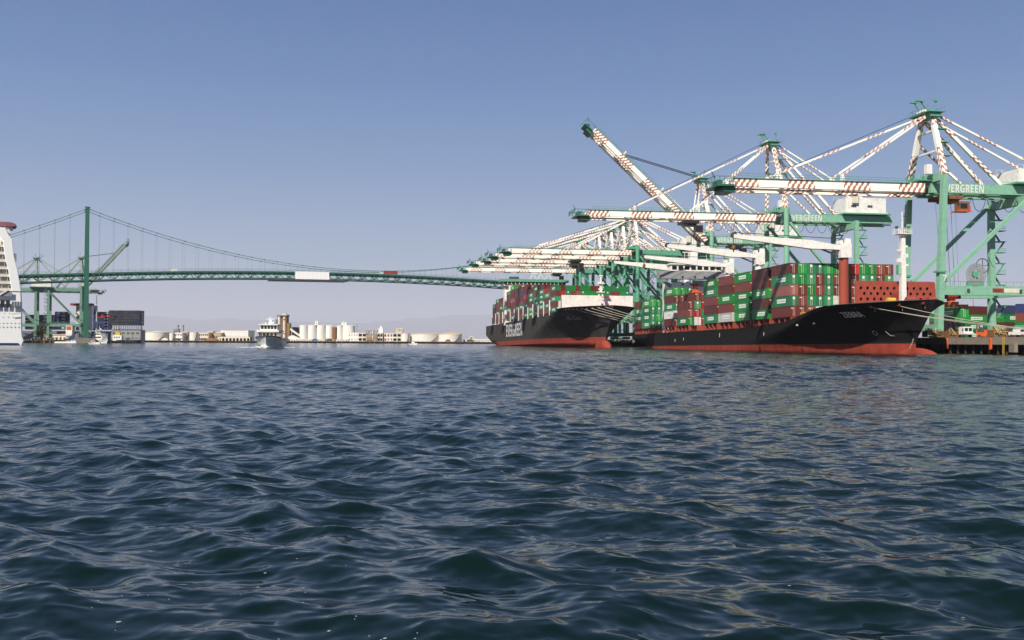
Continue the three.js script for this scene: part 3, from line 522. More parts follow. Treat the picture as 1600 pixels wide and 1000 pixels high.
// ---------------------------------------------------------------- quay cranes
function quayCrane(o) {
  const t = thing('quay_crane', o.label, 'crane', [o.X, o.y0 ?? 4, -o.D], o.yaw, o.group);
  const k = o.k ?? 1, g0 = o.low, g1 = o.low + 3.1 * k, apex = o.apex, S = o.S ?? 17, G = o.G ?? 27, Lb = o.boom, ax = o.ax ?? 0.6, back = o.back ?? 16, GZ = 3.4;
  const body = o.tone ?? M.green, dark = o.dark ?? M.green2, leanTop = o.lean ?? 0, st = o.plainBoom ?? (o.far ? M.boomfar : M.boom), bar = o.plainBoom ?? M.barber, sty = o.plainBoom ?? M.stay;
  const lw = o.leg ?? 1.9, sw = o.stayW ?? 1;
  for (const z of [-S / 2, S / 2]) for (const land of [0, 1]) {
    const x0 = land ? G : 0, x1 = land ? G : leanTop, top = land ? g0 + 0.6 : g1 + 1.6;
    const L = B(); o.round && !land ? L.rod(V(x0, 1.6, z), V(x1, top, z), lw * 0.55, lw * 0.5, 16) : L.beam(V(x0, 1.6, z), V(x1, top, z), lw * (land ? 0.9 : 1), lw * 0.85, lw * 0.78, lw * 0.7);
    const leg = L.mesh('leg', body, t);
    B().box(x0, 0.8, z, 1.6, 1.2, 6).disc(x0, 0.42, z - 2, 0.42, 0.5, 'x', 14).disc(x0, 0.42, z + 2, 0.42, 0.5, 'x', 14).mesh('bogie', dark, t);
    if (!land) B().box(lerp(x0, x1, 0.28), o.portal + 4.9, z, lw + 0.5, 0.5, lw + 0.4).mesh('leg_collar', dark, leg);
    if (land) { // stairs zigzag up the landside leg
      const s = B(); for (let y = 6; y < g0 - 3; y += 6.2) { s.box(x0 + 2.3, y, z, 3, 0.18, 2.4).beam(V(x0 + 1.2, y, z + 0.9), V(x0 + 3.4, y + 3.1, z + 0.9), 0.7, 0.2).box(x0 + 2.3, y + 3.1, z, 3, 0.18, 2.4).beam(V(x0 + 3.4, y + 3.1, z - 0.9), V(x0 + 1.2, y + 6.2, z - 0.9), 0.7, 0.2); for (const q of [0.6, 1.1]) s.rod(V(x0 + 0.9, y + q, z + 1.2), V(x0 + 3.7, y + q, z + 1.2), 0.06, 0.06, 4); }
      s.mesh('stairs', dark, leg);
    }
  }
  for (const x of [0, G]) { B().box(x, 2.6, 0, 1.5, 1.9, S - lw).mesh('sill_beam', body, t); B().box(x, o.portal - 0.4, 0, 1.1, 1.5, S - lw).mesh('cross_tie', body, t); B().box(x ? x : leanTop, x ? g0 - 1.2 : g1 + 1.2, 0, 1.7, 2.2, S - lw * 0.8).mesh('top_beam', body, t); }
  for (const z of [-S / 2, S / 2]) {
    B().box(G / 2 + 0.6, o.portal, z, G - 0.6, 2.5, 1.4).mesh('portal_beam', body, t);
    const a = o.flip ? V(1.2, g0 - 0.6, z) : V(1.4, o.portal + 2, z), b = o.flip ? V(G - 1, o.portal + 2, z) : V(G - 0.4, g0 - 0.8, z);
    B().beam(a, b, 0.95, 0.95).mesh('diagonal_brace', body, t);
  }
  for (const x of [3, G + 3]) { const s = B(); for (const z of [-S / 2 + 1.2, S / 2 - 1.2]) s.box(x, o.portal + 1.7, z, 0, 0, 0); void s; }
  { const s = B(); for (const z of [-S / 2 - 0.6, S / 2 + 0.6]) { for (let x = 1.5; x < G; x += 2.2) s.rod(V(x, o.portal + 1.25, z), V(x, o.portal + 2.4, z), 0.05, 0.05, 4); s.rod(V(1.5, o.portal + 2.4, z), V(G, o.portal + 2.4, z), 0.05, 0.05, 4); } s.mesh('portal_railing', dark, t); }
  // trolley girders
  const gd = B(); for (const z of [-GZ, GZ]) gd.box((G + back) / 2 + 0.4, (g0 + g1) / 2 + 0.2, z, G + back - 0.8, 2.6 * k, 1.2).box((G + back) / 2 + 0.4, g0 + 0.1, z - Math.sign(z) * 1.1, G + back - 0.8, 0.35, 1.1);
  for (let x = 4; x < G + back; x += 7.5) gd.box(x, g0 + 1.6, 0, 0.5, 1.1, GZ * 2 - 1.2);
  const girder = gd.mesh('girder', body, t);
  if (o.text) { const w = textWidth('EVERGREEN', 2.15 * k), f = o.textW / w; put('lettering', letters('EVERGREEN', 2.15 * k, (x, y) => V(o.textX + x * f, g0 + 0.75 * k + y, GZ + 0.63)), M.lettering, girder); }
  { const s = B(); for (const z of [-GZ + 1, GZ - 1]) { s.box((G + back) / 2 + 1, g1 + 0.1, z, G + back - 2, 0.12, 1.1); for (let x = 2; x < G + back; x += 2.5) s.rod(V(x, g1 - 0.2, z + Math.sign(z) * 0.5), V(x, g1 + 1, z + Math.sign(z) * 0.5), 0.05, 0.05, 4); for (const y of [g1 + 0.4, g1 + 1]) s.rod(V(2, y, z + Math.sign(z) * 0.5), V(G + back, y, z + Math.sign(z) * 0.5), 0.05, 0.05, 4); } s.mesh('walkway', dark, girder); }
  // boom, hinged over the water
  const bm = B(); for (const z of [-GZ, GZ]) { bm.beam(V(-0.6, 1.7 * k, z), V(-Lb + 4, 1.85 * k, z), 1.1, 2.5 * k, 1.1, 2.2 * k); bm.beam(V(-0.6, 0.25, z - Math.sign(z) * 0.95), V(-Lb + 4, 0.25, z - Math.sign(z) * 0.95), 1.0, 0.4); }
  for (let x = 6; x < Lb - 6; x += 8.4) bm.box(-x, 1.7, 0, 0.6, 1.1, GZ * 2 - 1.15);
  const boom = bm.mesh('boom', st, t);
  boom.position.set(-1.2 + leanTop * 0.5, g0, 0); boom.rotation.z = -(o.raise ?? 0);
  { const s = B(); for (const z of [-GZ, GZ]) { const zz = z + Math.sign(z) * 0.7; for (let x = 3; x < Lb - 5; x += 2.8) s.rod(V(-x, 2.9 * k, zz), V(-x, 2.9 * k + 1.2, zz), 0.05, 0.05, 4); for (const y of [0.6, 1.2]) s.rod(V(-3, 2.9 * k + y, zz), V(-Lb + 5, 2.9 * k + y, zz), 0.055, 0.055, 4); s.box(-Lb / 2 - 1, 2.9 * k, z + Math.sign(z) * 0.4, Lb - 8, 0.1, 0.9); } s.mesh('boom_railing', dark, boom); }
  { const s = B().box(-Lb + 1.6, 0.9, 0, 4.6, 0.5, GZ * 2 + 2.4).box(-Lb + 3, 0.0, 0, 3.2, 1.3, GZ * 2 + 0.6).box(-Lb + 0.9, 1.9, 0, 1.3, 1.4, 4.4); for (let i = 0; i < 9; i++) { const z = -5 + i * 1.25; s.rod(V(-Lb - 1.6, 1.6, z), V(-Lb - 1.6, 3.1, z), 0.07, 0.07, 4); } for (let i = 0; i < 5; i++) for (const z of [-5, 5]) s.rod(V(-Lb - 1.5 + i * 1.3, 1.6, z), V(-Lb - 1.5 + i * 1.3, 3.1, z), 0.07, 0.07, 4); s.rod(V(-Lb - 1.6, 3.1, -5), V(-Lb - 1.6, 3.1, 5), 0.07).rod(V(-Lb - 1.6, 3.1, -5), V(-Lb + 4, 3.1, -5), 0.07).rod(V(-Lb - 1.6, 3.1, 5), V(-Lb + 4, 3.1, 5), 0.07).beam(V(-Lb - 0.5, 3, 2), V(-Lb - 1.4, 4.8, 2), 0.2, 0.2); s.mesh('boom_tip_platform', o.plainBoom ? dark : M.greendark, boom); }
  boom.updateMatrix();
  const onBoom = (x, y, z) => V(-x, y, z).applyMatrix4(boom.matrix);
  for (const f of [0.41, 0.72]) for (const z of [-GZ, GZ]) B().box(-Lb * f, 3.0 * k + 0.6, z, 0.8, 2.6, 0.7).mesh('stay_bracket', st, boom);
  // A-frame with its head
  const ax0 = V(ax, apex, 0);
  for (const s of [-1, 1]) {
    B().beam(V(leanTop, g1 + 1.6, s * S / 2), V(ax, apex - 1, s * 2.6), 1.35, 1.35, 1.15, 1.15).mesh('a_frame_leg', bar, t);
    B().beam(V(ax + 0.5, apex - 0.9, s * 2.4), V(G * 0.8, g1 + 0.2, s * GZ), 0.85 * sw, 0.85 * sw).mesh('back_leg', bar, t);
    B().beam(V(ax + 0.6, apex + 0.2, s * 2.0), V(G + back - 1, g1 + 0.5, s * GZ), 0.5 * sw, 0.5 * sw).mesh('backstay', sty, t);
    B().beam(V(lerp(leanTop, ax, 0.62) + 0.6, lerp(g1, apex, 0.62), s * lerp(S / 2, 2.6, 0.62)), V(G * 0.58, g1 + 0.2, s * GZ), 0.6, 0.6).mesh('inner_brace', sty, t);
    if (!o.raise) {
      for (const f of [0.41, 0.72]) B().beam(V(ax - 0.6, apex - 0.3, s * 2.2), onBoom(Lb * f, 3 * k + 1.6, s * GZ), 0.46 * sw, 0.46 * sw).mesh('forestay', sty, t);
      B().rod(V(ax - 1, apex + 1.0, s * 1), onBoom(Lb * 0.74, 4.4, s * 1.2), 0.07, 0.07, 4).mesh('boom_rope', M.cable, t);
    } else {
      for (const q of [0.8, 1.6]) B().rod(V(ax - 0.6, apex + 1.0, s * q), onBoom(Lb * 0.72, 4.2, s * q), 0.1, 0.1, 4).mesh('boom_rope', M.cable, t);
      const knee = onBoom(Lb * 0.3, 9, s * GZ); B().beam(V(ax - 0.6, apex - 0.5, s * 2.2), V(ax - 3.2, lerp(apex, g1, 0.75), s * 2.6), 0.45, 0.45).beam(V(ax - 3.2, lerp(apex, g1, 0.75), s * 2.6), onBoom(Lb * 0.41, 3 * k, s * GZ).lerp(knee, 0.2), 0.45, 0.45).mesh('forestay', sty, t);
    }
  }
  for (const f of [0.45, 0.75]) { const z = lerp(S / 2, 2.6, f); B().beam(V(lerp(leanTop, ax, f), lerp(g1, apex, f), -z + 0.6), V(lerp(leanTop, ax, f), lerp(g1, apex, f), z - 0.6), 0.5, 0.5).mesh('a_frame_tie', o.plainBoom ?? M.white, t); }
  { const h = B().box(ax, apex - 0.6, 0, 3, 1.0, 8.4).box(ax - 0.4, apex + 0.6, 0, 1.5, 1.3, 4.4); const head = h.mesh('apex_head', dark, t);
    for (const z of [-1.7, -0.6, 0.6, 1.7]) B().disc(ax - 1.1, apex + 0.5, z, 0.95, 0.35, 'z', 16).mesh('sheave', o.plainBoom ?? M.white, head);
    const s = B().box(ax, apex + 0.1, 0, 5.2, 0.16, 9.6); for (let i = 0; i < 7; i++) for (const x of [-2.5, 2.5]) s.rod(V(ax + x, apex + 0.2, -4.6 + i * 1.53), V(ax + x, apex + 1.5, -4.6 + i * 1.53), 0.06, 0.06, 4); for (const x of [-2.5, 2.5]) s.rod(V(ax + x, apex + 1.5, -4.6), V(ax + x, apex + 1.5, 4.6), 0.06, 0.06, 4);
    s.beam(V(ax - 2, apex + 0.2, 4), V(ax - 4.2, apex + 2.6, 4), 0.3, 0.3).box(ax - 4.6, apex + 2.8, 4, 2.2, 0.3, 1.2).beam(V(ax - 1, apex + 0.4, -1), V(ax - 3, apex + 3.4, -1), 0.3, 0.3).box(ax - 3.4, apex + 3.6, -1, 1.8, 0.3, 1).rod(V(ax + 1.4, apex, 2), V(ax + 1.4, apex + 3.6, 2), 0.12).box(ax + 1.4, apex + 3.7, 2, 0.9, 0.6, 0.9); s.mesh('apex_platform', dark, head);
    for (const f of [0.3, 0.52, 0.74]) { const q = B(), y = lerp(g1 + 1.6, apex, f), z = lerp(S / 2, 2.6, f), x = lerp(leanTop, ax, f) + 1.6; q.box(x, y, z, 2.6, 0.14, 1.8); for (const d of [-1.2, 0, 1.2]) q.rod(V(x + d, y, z + 0.85), V(x + d, y + 1.2, z + 0.85), 0.05, 0.05, 4); q.rod(V(x - 1.2, y + 1.2, z + 0.85), V(x + 1.2, y + 1.2, z + 0.85), 0.05, 0.05, 4); q.mesh('leg_platform', dark, t); } }
  // hinge gear, winches and lamps at the foot of the A-frame
  { const r = rng(o.seed ?? 7), s = B(); for (let i = 0; i < 9; i++) { const x = -3 + r() * 6, z = (r() - 0.5) * 9, y = g1 + r() * 1.5; s.beam(V(x, y, z), V(x + r() * 3 - 1.5, y + 1 + r() * 2, z + r() * 2 - 1), 0.3, 0.3); } s.box(-1, g1 + 0.7, 0, 4, 0.4, 9); s.mesh('hinge_gear', dark, t); B().box(-0.6, g1 + 3.4, 5, 1.5, 2.6, 1.5).mesh('control_cabinet', M.white, t); }
  // machinery house
  { const hx = o.houseX ?? G + 6, hl = o.houseL ?? 15, hy = g1 + 0.8, hh = o.houseH ?? 5.6, h = B().box(hx, hy + hh / 2 + 0.1, 0, hl, hh, 9.5).mesh('machinery_house', M.white, t);
    B().box(hx, hy - 0.35, 0, hl + 2.6, 0.5, 12.4).mesh('house_floor', dark, h);
    const s = B(); for (let i = 0; i <= 8; i++) { const x = hx - hl / 2 + i * hl / 8; for (const z of [-4.6, 4.6]) s.rod(V(x, hy + hh + 0.1, z), V(x, hy + hh + 1.3, z), 0.05, 0.05, 4); } for (const z of [-4.6, 4.6]) s.rod(V(hx - hl / 2, hy + hh + 1.3, z), V(hx + hl / 2, hy + hh + 1.3, z), 0.05, 0.05, 4); s.mesh('roof_railing', M.white, h);
    for (const x of [-0.3, 0.1]) put('vent', B().box(hx + x * hl, hy + 2.6, 4.8, 2, 0.8, 0.12).geo(), M.darkgrey, h); B().box(hx - hl * 0.28, hy + hh - 0.4, 5.2, 2.2, 3.2, 1).mesh('house_locker', M.cream, h); }
  // trolley and cab
  if (o.trolley !== undefined) { const x = o.trolley, tr = B().box(x, g0 - 0.5, 0, 6, 1.0, 7.4).box(x, g0 - 1.4, 1, 4.2, 0.9, 4).box(x - 2.2, g0 - 1.2, 2.6, 1.6, 1.4, 1.6).mesh('trolley', o.red ? M.brown : M.grime, t); const cab = B().box(x + 2.6, g0 - 3.0, 3.4, 2.8, 2.5, 2.4).mesh('cab', o.red ? M.brown : M.grime, tr); if (o.red) B().box(x + 2.4, g0 - 4.4, 3.4, 4.2, 0.3, 3).box(x + 4.2, g0 - 3.6, 3.4, 0.3, 1.4, 2.6).mesh('cab_platform', M.orange, tr); B().box(x + 2.4, g0 - 3.0, 4.63, 2, 1.3, 0.1).mesh('cab_window', M.glass, cab);
    if (o.drop) { const s = B(); for (const [dx, dz] of [[-2.4, -1], [-2.4, 1], [-0.8, 1], [-0.8, -1], [0.8, 1], [0.8, -1], [2.2, 1], [2.2, -1]]) s.rod(V(x + dx, g0 - 1.2, dz), V(o.dropX + dx * 0.8, o.drop + 3, dz), 0.035, 0.035, 4); s.mesh('hoist_rope', M.cable, tr);
      const h = B().box(o.dropX, o.drop + 2.7, 0, 4.4, 0.7, 2.4).box(o.dropX, o.drop + 3.3, 0, 2.2, 0.8, 1.4).beam(V(o.dropX - 2.2, o.drop + 2.6, 0), V(o.dropX, o.drop + 4.3, 0), 0.5, 0.5).beam(V(o.dropX + 2.2, o.drop + 2.6, 0), V(o.dropX, o.drop + 4.3, 0), 0.5, 0.5); for (const d of [-1.5, -0.5, 0.5, 1.5]) h.disc(o.dropX + d, o.drop + 3.2, 1.3, 0.5, 0.3, 'z', 12); h.mesh('headblock', M.boot, tr); 
      const sp = B().box(o.dropX, o.drop + 1.0, 0, 2.6, 1.1, 3.2).box(o.dropX, o.drop + 0.35, 0, 2.4, 0.5, 11.8).box(o.dropX, o.drop + 2.0, 0, 1.6, 0.6, 1.6); for (const q of [-5.8, 5.8]) sp.box(o.dropX, o.drop + 0.2, q, 2.44, 0.6, 0.5); sp.mesh('spreader', M.orange, tr); } }
  // power cable hanging in loops below the girder
  if (o.festoon) { const [x0, x1, n, d] = o.festoon, pts = []; for (let i = 0; i <= n; i++) { const a = lerp(x0, x1, i / n), w = (x1 - x0) / n; pts.push(V(a, g0 - 0.2, GZ + 1)); if (i < n) for (const q of [0.12, 0.3, 0.5, 0.7, 0.88]) pts.push(V(a + w * q, g0 - 0.2 - d * (1 - Math.pow(Math.abs(q - 0.5) * 2, 2.4)), GZ + 1)); } B().line(pts, 0.085, 4).mesh('festoon_cable', M.cable, t); }
  if (o.reel) { // cable reel standing on the portal beam
    const [x, R] = o.reel, y = o.portal + 1.4 + R, z = S / 2, rl = B().disc(x, y, z, R * 0.3, 1.2, 'z', 20).box(x, o.portal + 1.9, z, 4.5, 1.2, 1).beam(V(x - 2, o.portal + 1.3, z), V(x, y, z), 0.4, 0.4).beam(V(x + 2, o.portal + 1.3, z), V(x, y, z), 0.4, 0.4).mesh('cable_reel', dark, t);
    for (let i = 0; i < 40; i++) { const a = i / 40 * 6.283; put('reel_spoke', B().beam(V(x + Math.cos(a) * R * 0.4, y + Math.sin(a) * R * 0.4, z + 0.5), V(x + Math.cos(a) * R, y + Math.sin(a) * R, z + 0.5), 0.07, 0.26).geo(), M.grey, rl); }
    const rim = new THREE.TorusGeometry(R, 0.07, 6, 40); rim.translate(x, y, z + 0.5); put('reel_rim', rim, dark, rl);
    B().add(new THREE.TorusGeometry(2, 0.14, 6, 24), new THREE.Matrix4().makeTranslation(G - 2.9, 20.8, -z + 0.2)).beam(V(G - 4.9, 20.8, -z + 0.2), V(G - 0.9, 20.8, -z + 0.2), 0.14, 0.14).beam(V(G - 2.9, 18.8, -z + 0.2), V(G - 2.9, 22.8, -z + 0.2), 0.14, 0.14).mesh('guide_wheel', M.darkgrey, t);
    B().box(G * 0.62, o.portal + 0.1, z + 0.72, 3.2, 1.1, 0.06).mesh('flag_board', M.boot, t); B().box(G * 0.62 + 4.2, o.portal + 0.1, z + 0.72, 5, 1.1, 0.06).mesh('sign_board', M.cream, t);
    for (const q of [0.3, 0.86]) B().box(G * q, o.portal, z + 0.8, 0.7, 0.9, 0.3).mesh('flood_lamp', M.darkgrey, t);
  }
  if (o.number) put('number', letters(o.number, 1.7, (x, y) => V(0.25 + leanTop * 0.2 + x, o.portal + 2.3 + y, S / 2 + lw * 0.5)), M.lettering, t);
  return t;
}
const CG = 'ship-to-shore cranes along the container quay';
quayCrane({ X: 111.7, D: 262.4, yaw: YAW, low: 38.8, apex: 61.2, S: 17, G: 27, boom: 58.5, back: 18, lean: 1.9, ax: 2.2, portal: 12.6, text: true, textX: 3.9, textW: 12.4, number: '7', festoon: [8, 30, 5, 4.2], trolley: 7.6, red: true, drop: 8.4, dropX: 9, reel: [10.5, 2.9], houseX: 33, houseL: 14, houseH: 3.6, seed: 3,
  label: 'nearest green quay crane, its boom of white and red stripes lowered, numbered 7', group: CG });
quayCrane({ X: 98.4, D: 357, yaw: YAW, low: 42.9, apex: 72.6, ax: -2.4, S: 18, G: 27, boom: 75, back: 17, round: true, flip: true, portal: 12, text: true, textX: 3, textW: 13, festoon: [-31, 27, 13, 3.4], trolley: -34, seed: 8, houseX: 33, houseL: 16, k: 1.05,
  label: 'tall green quay crane with lowered striped boom, second from the right', group: CG });
quayCrane({ X: 87.5, D: 435, yaw: YAW, low: 42.9, apex: 72.4, ax: -2.2, S: 18, G: 27, boom: 75.5, back: 17, round: true, flip: true, portal: 12, text: true, textX: 3, textW: 13, raise: 0.745, trolley: 14, seed: 13, houseX: 34, houseL: 16, k: 1.05, festoon: [14, 34, 5, 3],
  label: 'green quay crane with its striped boom raised steeply into the sky', group: CG });
[[62.7, 500, 68, 1, 'first of the distant lowered cranes, its boom the uppermost over the second ship', 4], [59.6, 528, 72, 1, 'distant green crane with the second boom from the top over the second ship', -26], [56.2, 558, 73, 1, 'distant green crane with the third boom from the top over the second ship', -20], [52.6, 596, 78, 1.03, 'distant green crane with the fourth boom from the top over the second ship', 9], [43.2, 640, 77, 1.02, 'farthest green quay crane, its lowest boom reaching in front of the bridge', -14]].forEach(([X, D, L, s, label, tr], i) =>
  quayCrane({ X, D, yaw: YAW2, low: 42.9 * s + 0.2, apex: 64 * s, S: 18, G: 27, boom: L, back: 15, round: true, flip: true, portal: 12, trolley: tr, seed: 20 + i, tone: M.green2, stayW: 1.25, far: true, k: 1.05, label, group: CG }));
const LGrey = paint(0.30, 0.36, 0.33), LT = paint(0.17, 0.31, 0.25);
for (const [x, D, L, raise, label] of [[57, 828, 52, 0, 'grey green harbour crane behind the cruise ship, boom lowered'], [118, 822, 57, 0.88, 'grey green harbour crane behind the bridge tower, boom raised to the right']]) {
  const c = quayCrane({ X: PX(x, D) + (raise ? 5 : 0), D, yaw: Math.PI + 0.35, y0: 3, low: 40.3, apex: 69.6, S: 17, G: 25, boom: L, back: 15, flip: false, portal: 12, raise, tone: LT, dark: LT, plainBoom: LGrey, seed: 41, leg: 2.2, label, group: 'grey green cranes left of the bridge' });
  void c;
}
// ---------------------------------------------------------------- suspension bridge
{
  const A = 25 * Math.PI / 180, t = thing('suspension_bridge', 'long green suspension bridge spanning the channel behind the ships', 'bridge', [PX(134, 774), 0, -774], A);
  const SPAN = 457, W = 9.2, yb = (s) => s < 0 ? 49.6 + s * 0.063 : s > SPAN ? 49.6 - (s - SPAN) * 0.063 : 49.6 + 7.4 * (1 - Math.pow((s - SPAN / 2) / (SPAN / 2), 2));
  const DEP = 6.4, yc = (s) => s < 0 ? lerp(107.6, yb(-154) + 9, -s / 154) - 26 * (s / 154) * (1 + s / 154) * -1 * -1 * 0 - 14 * (-s / 154) * (1 + s / 154) : s > SPAN ? lerp(107.6, yb(SPAN + 154) + 9, (s - SPAN) / 154) : lerp(yb(SPAN / 2) + DEP + 2.6, 107.6, Math.pow((s - SPAN / 2) / (SPAN / 2), 2));
  for (const s of [0, SPAN]) {
    const tw = B().beam(V(s, -2, -W), V(s, 108, -W), 4.0, 4.0, 2.7, 2.7).mesh('tower', M.bridge, t); put('tower', B().beam(V(s, -2, W), V(s, 108, W), 4.0, 4.0, 2.7, 2.7).geo(), M.bridge, t);
    for (const y of [24, 46.5, 70, 89, 105.5]) B().box(s, y, 0, 2.2, 2.6, W * 2 - 4).mesh('tower_strut', M.bridge, tw);
    for (const [y0, y1] of [[71, 89], [90.5, 104]]) for (const q of [-1, 1]) B().beam(V(s, y0, -q * (W - 2)), V(s, y1, q * (W - 2)), 1, 1).mesh('tower_brace', M.bridge, tw);
    for (const z of [-W, W]) B().box(s, 108.4, z, 3.8, 1.2, 3.0).mesh('cable_saddle', M.bridge, tw);
    B().box(s, 1.2, 0, 14, 5.6, 30).mesh('pier', M.concrete, t);
  }
  const s0 = -154, s1 = SPAN + 100, panel = 10.88;
  const top = B(), road = B(), far = B();
  for (let s = s0; s < s1; s += 21.76) {
    const a = s, b = Math.min(s + 21.76, s1);
    for (const z of [-W, W]) { top.beam(V(a, yb(a) + DEP - 0.55, z), V(b, yb(b) + DEP - 0.55, z), 0.8, 1.3); top.beam(V(a, yb(a) + 0.45, z), V(b, yb(b) + 0.45, z), 0.8, 0.95); }
    road.beam(V(a, yb(a) + DEP - 1.3, 0), V(b, yb(b) + DEP - 1.3, 0), W * 2 - 1, 1.2);
  }
  top.mesh('truss_chord', M.bridge, t); road.mesh('road_deck', M.asphalt, t);
  for (let s = s0, i = 0; s < s1 - panel; s += panel, i++) {
    const a = s, b = s + panel, m = s + panel / 2;
    put('truss_post', B().beam(V(a, yb(a) + 0.8, W), V(a, yb(a) + DEP - 0.8, W), 0.7, 0.7).geo(), M.bridge, t);
    put('truss_diagonal', B().beam(V(m - panel / 2, yb(a) + 0.8, W), V(m, yb(m) + DEP - 1, W), 0.6, 0.6).geo(), M.bridge, t);
    put('truss_diagonal', B().beam(V(m, yb(m) + DEP - 1, W), V(b, yb(b) + 0.8, W), 0.6, 0.6).geo(), M.bridge, t);
    far.beam(V(a, yb(a) + 0.8, -W), V(m, yb(m) + DEP - 1, -W), 0.45, 0.45).beam(V(m, yb(m) + DEP - 1, -W), V(b, yb(b) + 0.8, -W), 0.45, 0.45).box(a, yb(a) + 1, 0, 0.7, 1.2, W * 2 - 1);
    if (s > 4 && s < SPAN - 4 || s < -10) for (const z of [-W, W]) put('hanger', B().rod(V(a, yb(a) + DEP, z), V(a, yc(a), z), 0.05, 0.05, 4).geo(), M.bridge, t);
    if (yc(a) - yb(a) > DEP + 4) for (const z of [-W, W]) put('cable_clamp', B().box(a, yc(a), z, 0.9, 0.8, 0.8).geo(), M.bridge, t);
  }
  stuff(far.mesh('far_truss', M.bridge, t));
  for (const z of [-W, W]) { for (const [a, b, n] of [[s0, 0, 8], [0, SPAN, 32], [SPAN, s1, 6]]) { const pts = []; for (let i = 0; i <= n; i++) { const s = lerp(a, b, i / n); pts.push(V(s, yc(s), z)); } B().line(pts, 0.22, 6).mesh('main_cable', M.bridge, t); } }
  const rl = B(); for (let s = s0; s < s1; s += 5.44) for (const z of [-W + 0.3, W - 0.3]) rl.rod(V(s, yb(s) + DEP, z), V(s, yb(s) + DEP + 2.2, z), 0.07, 0.07, 4); for (let s = s0; s < s1 - 20; s += 21.76) for (const z of [-W + 0.3, W - 0.3]) for (const q of [1.1, 2.2]) rl.rod(V(s, yb(s) + DEP + q, z), V(s + 21.76, yb(s + 21.76) + DEP + q, z), 0.06, 0.06, 4); rl.mesh('railing', M.bridge, t);
  { const b = B(); for (let s = 166; s < 196; s += 3.75) b.beam(V(s, yb(s) + 3.2, W + 0.9), V(s + 3.68, yb(s + 3.7) + 3.2, W + 0.9 + (s % 2) * 0.06), 0.5, 6.6); b.mesh('white_cover', paint(0.88, 0.86, 0.83, { map: null }), t); B().beam(V(146, yb(150) - 0.9, 0), V(214, yb(210) - 0.9, 0), W * 2 + 2, 0.7).mesh('work_platform', M.darkgrey, t); }
  t.updateMatrixWorld(true);
  const onRoad = (o, s, z) => { o.applyMatrix4(t.matrixWorld.clone().multiply(new THREE.Matrix4().makeTranslation(s, yb(s) + DEP - 0.6, z))); };
  const truck = thing('semi_truck', 'long truck with a red trailer crossing the suspension bridge', 'truck');
  B().box(0, 2.7, 0, 12.5, 2.9, 2.6).mesh('trailer', paint(0.42, 0.05, 0.03), truck); B().box(-8.3, 2.2, 0, 2.6, 3, 2.5).mesh('cab', M.white, truck); B().box(-8.6, 3, 1.27, 1.3, 0.8, 0.06).mesh('window', M.glass, truck); for (const x of [-8.6, -5, 3.4, 5]) for (const z of [-1, 1]) put('wheel', B().disc(x, 0.52, z, 0.52, 0.4).geo(), M.darkgrey, truck);
  onRoad(truck, 254, 5);
  const van = thing('delivery_van', 'small white van on the bridge road, right of the left tower', 'van'); B().box(0, 1.7, 0, 5, 2.4, 2.1).mesh('body', M.white, van); B().box(-2.9, 1.2, 0, 1.3, 1.5, 2).mesh('cab', M.white, van); for (const x of [-2.5, 1.6]) for (const z of [-0.9, 0.9]) put('wheel', B().disc(x, 0.4, z, 0.4, 0.3).geo(), M.darkgrey, van); onRoad(van, 67, 5);
}
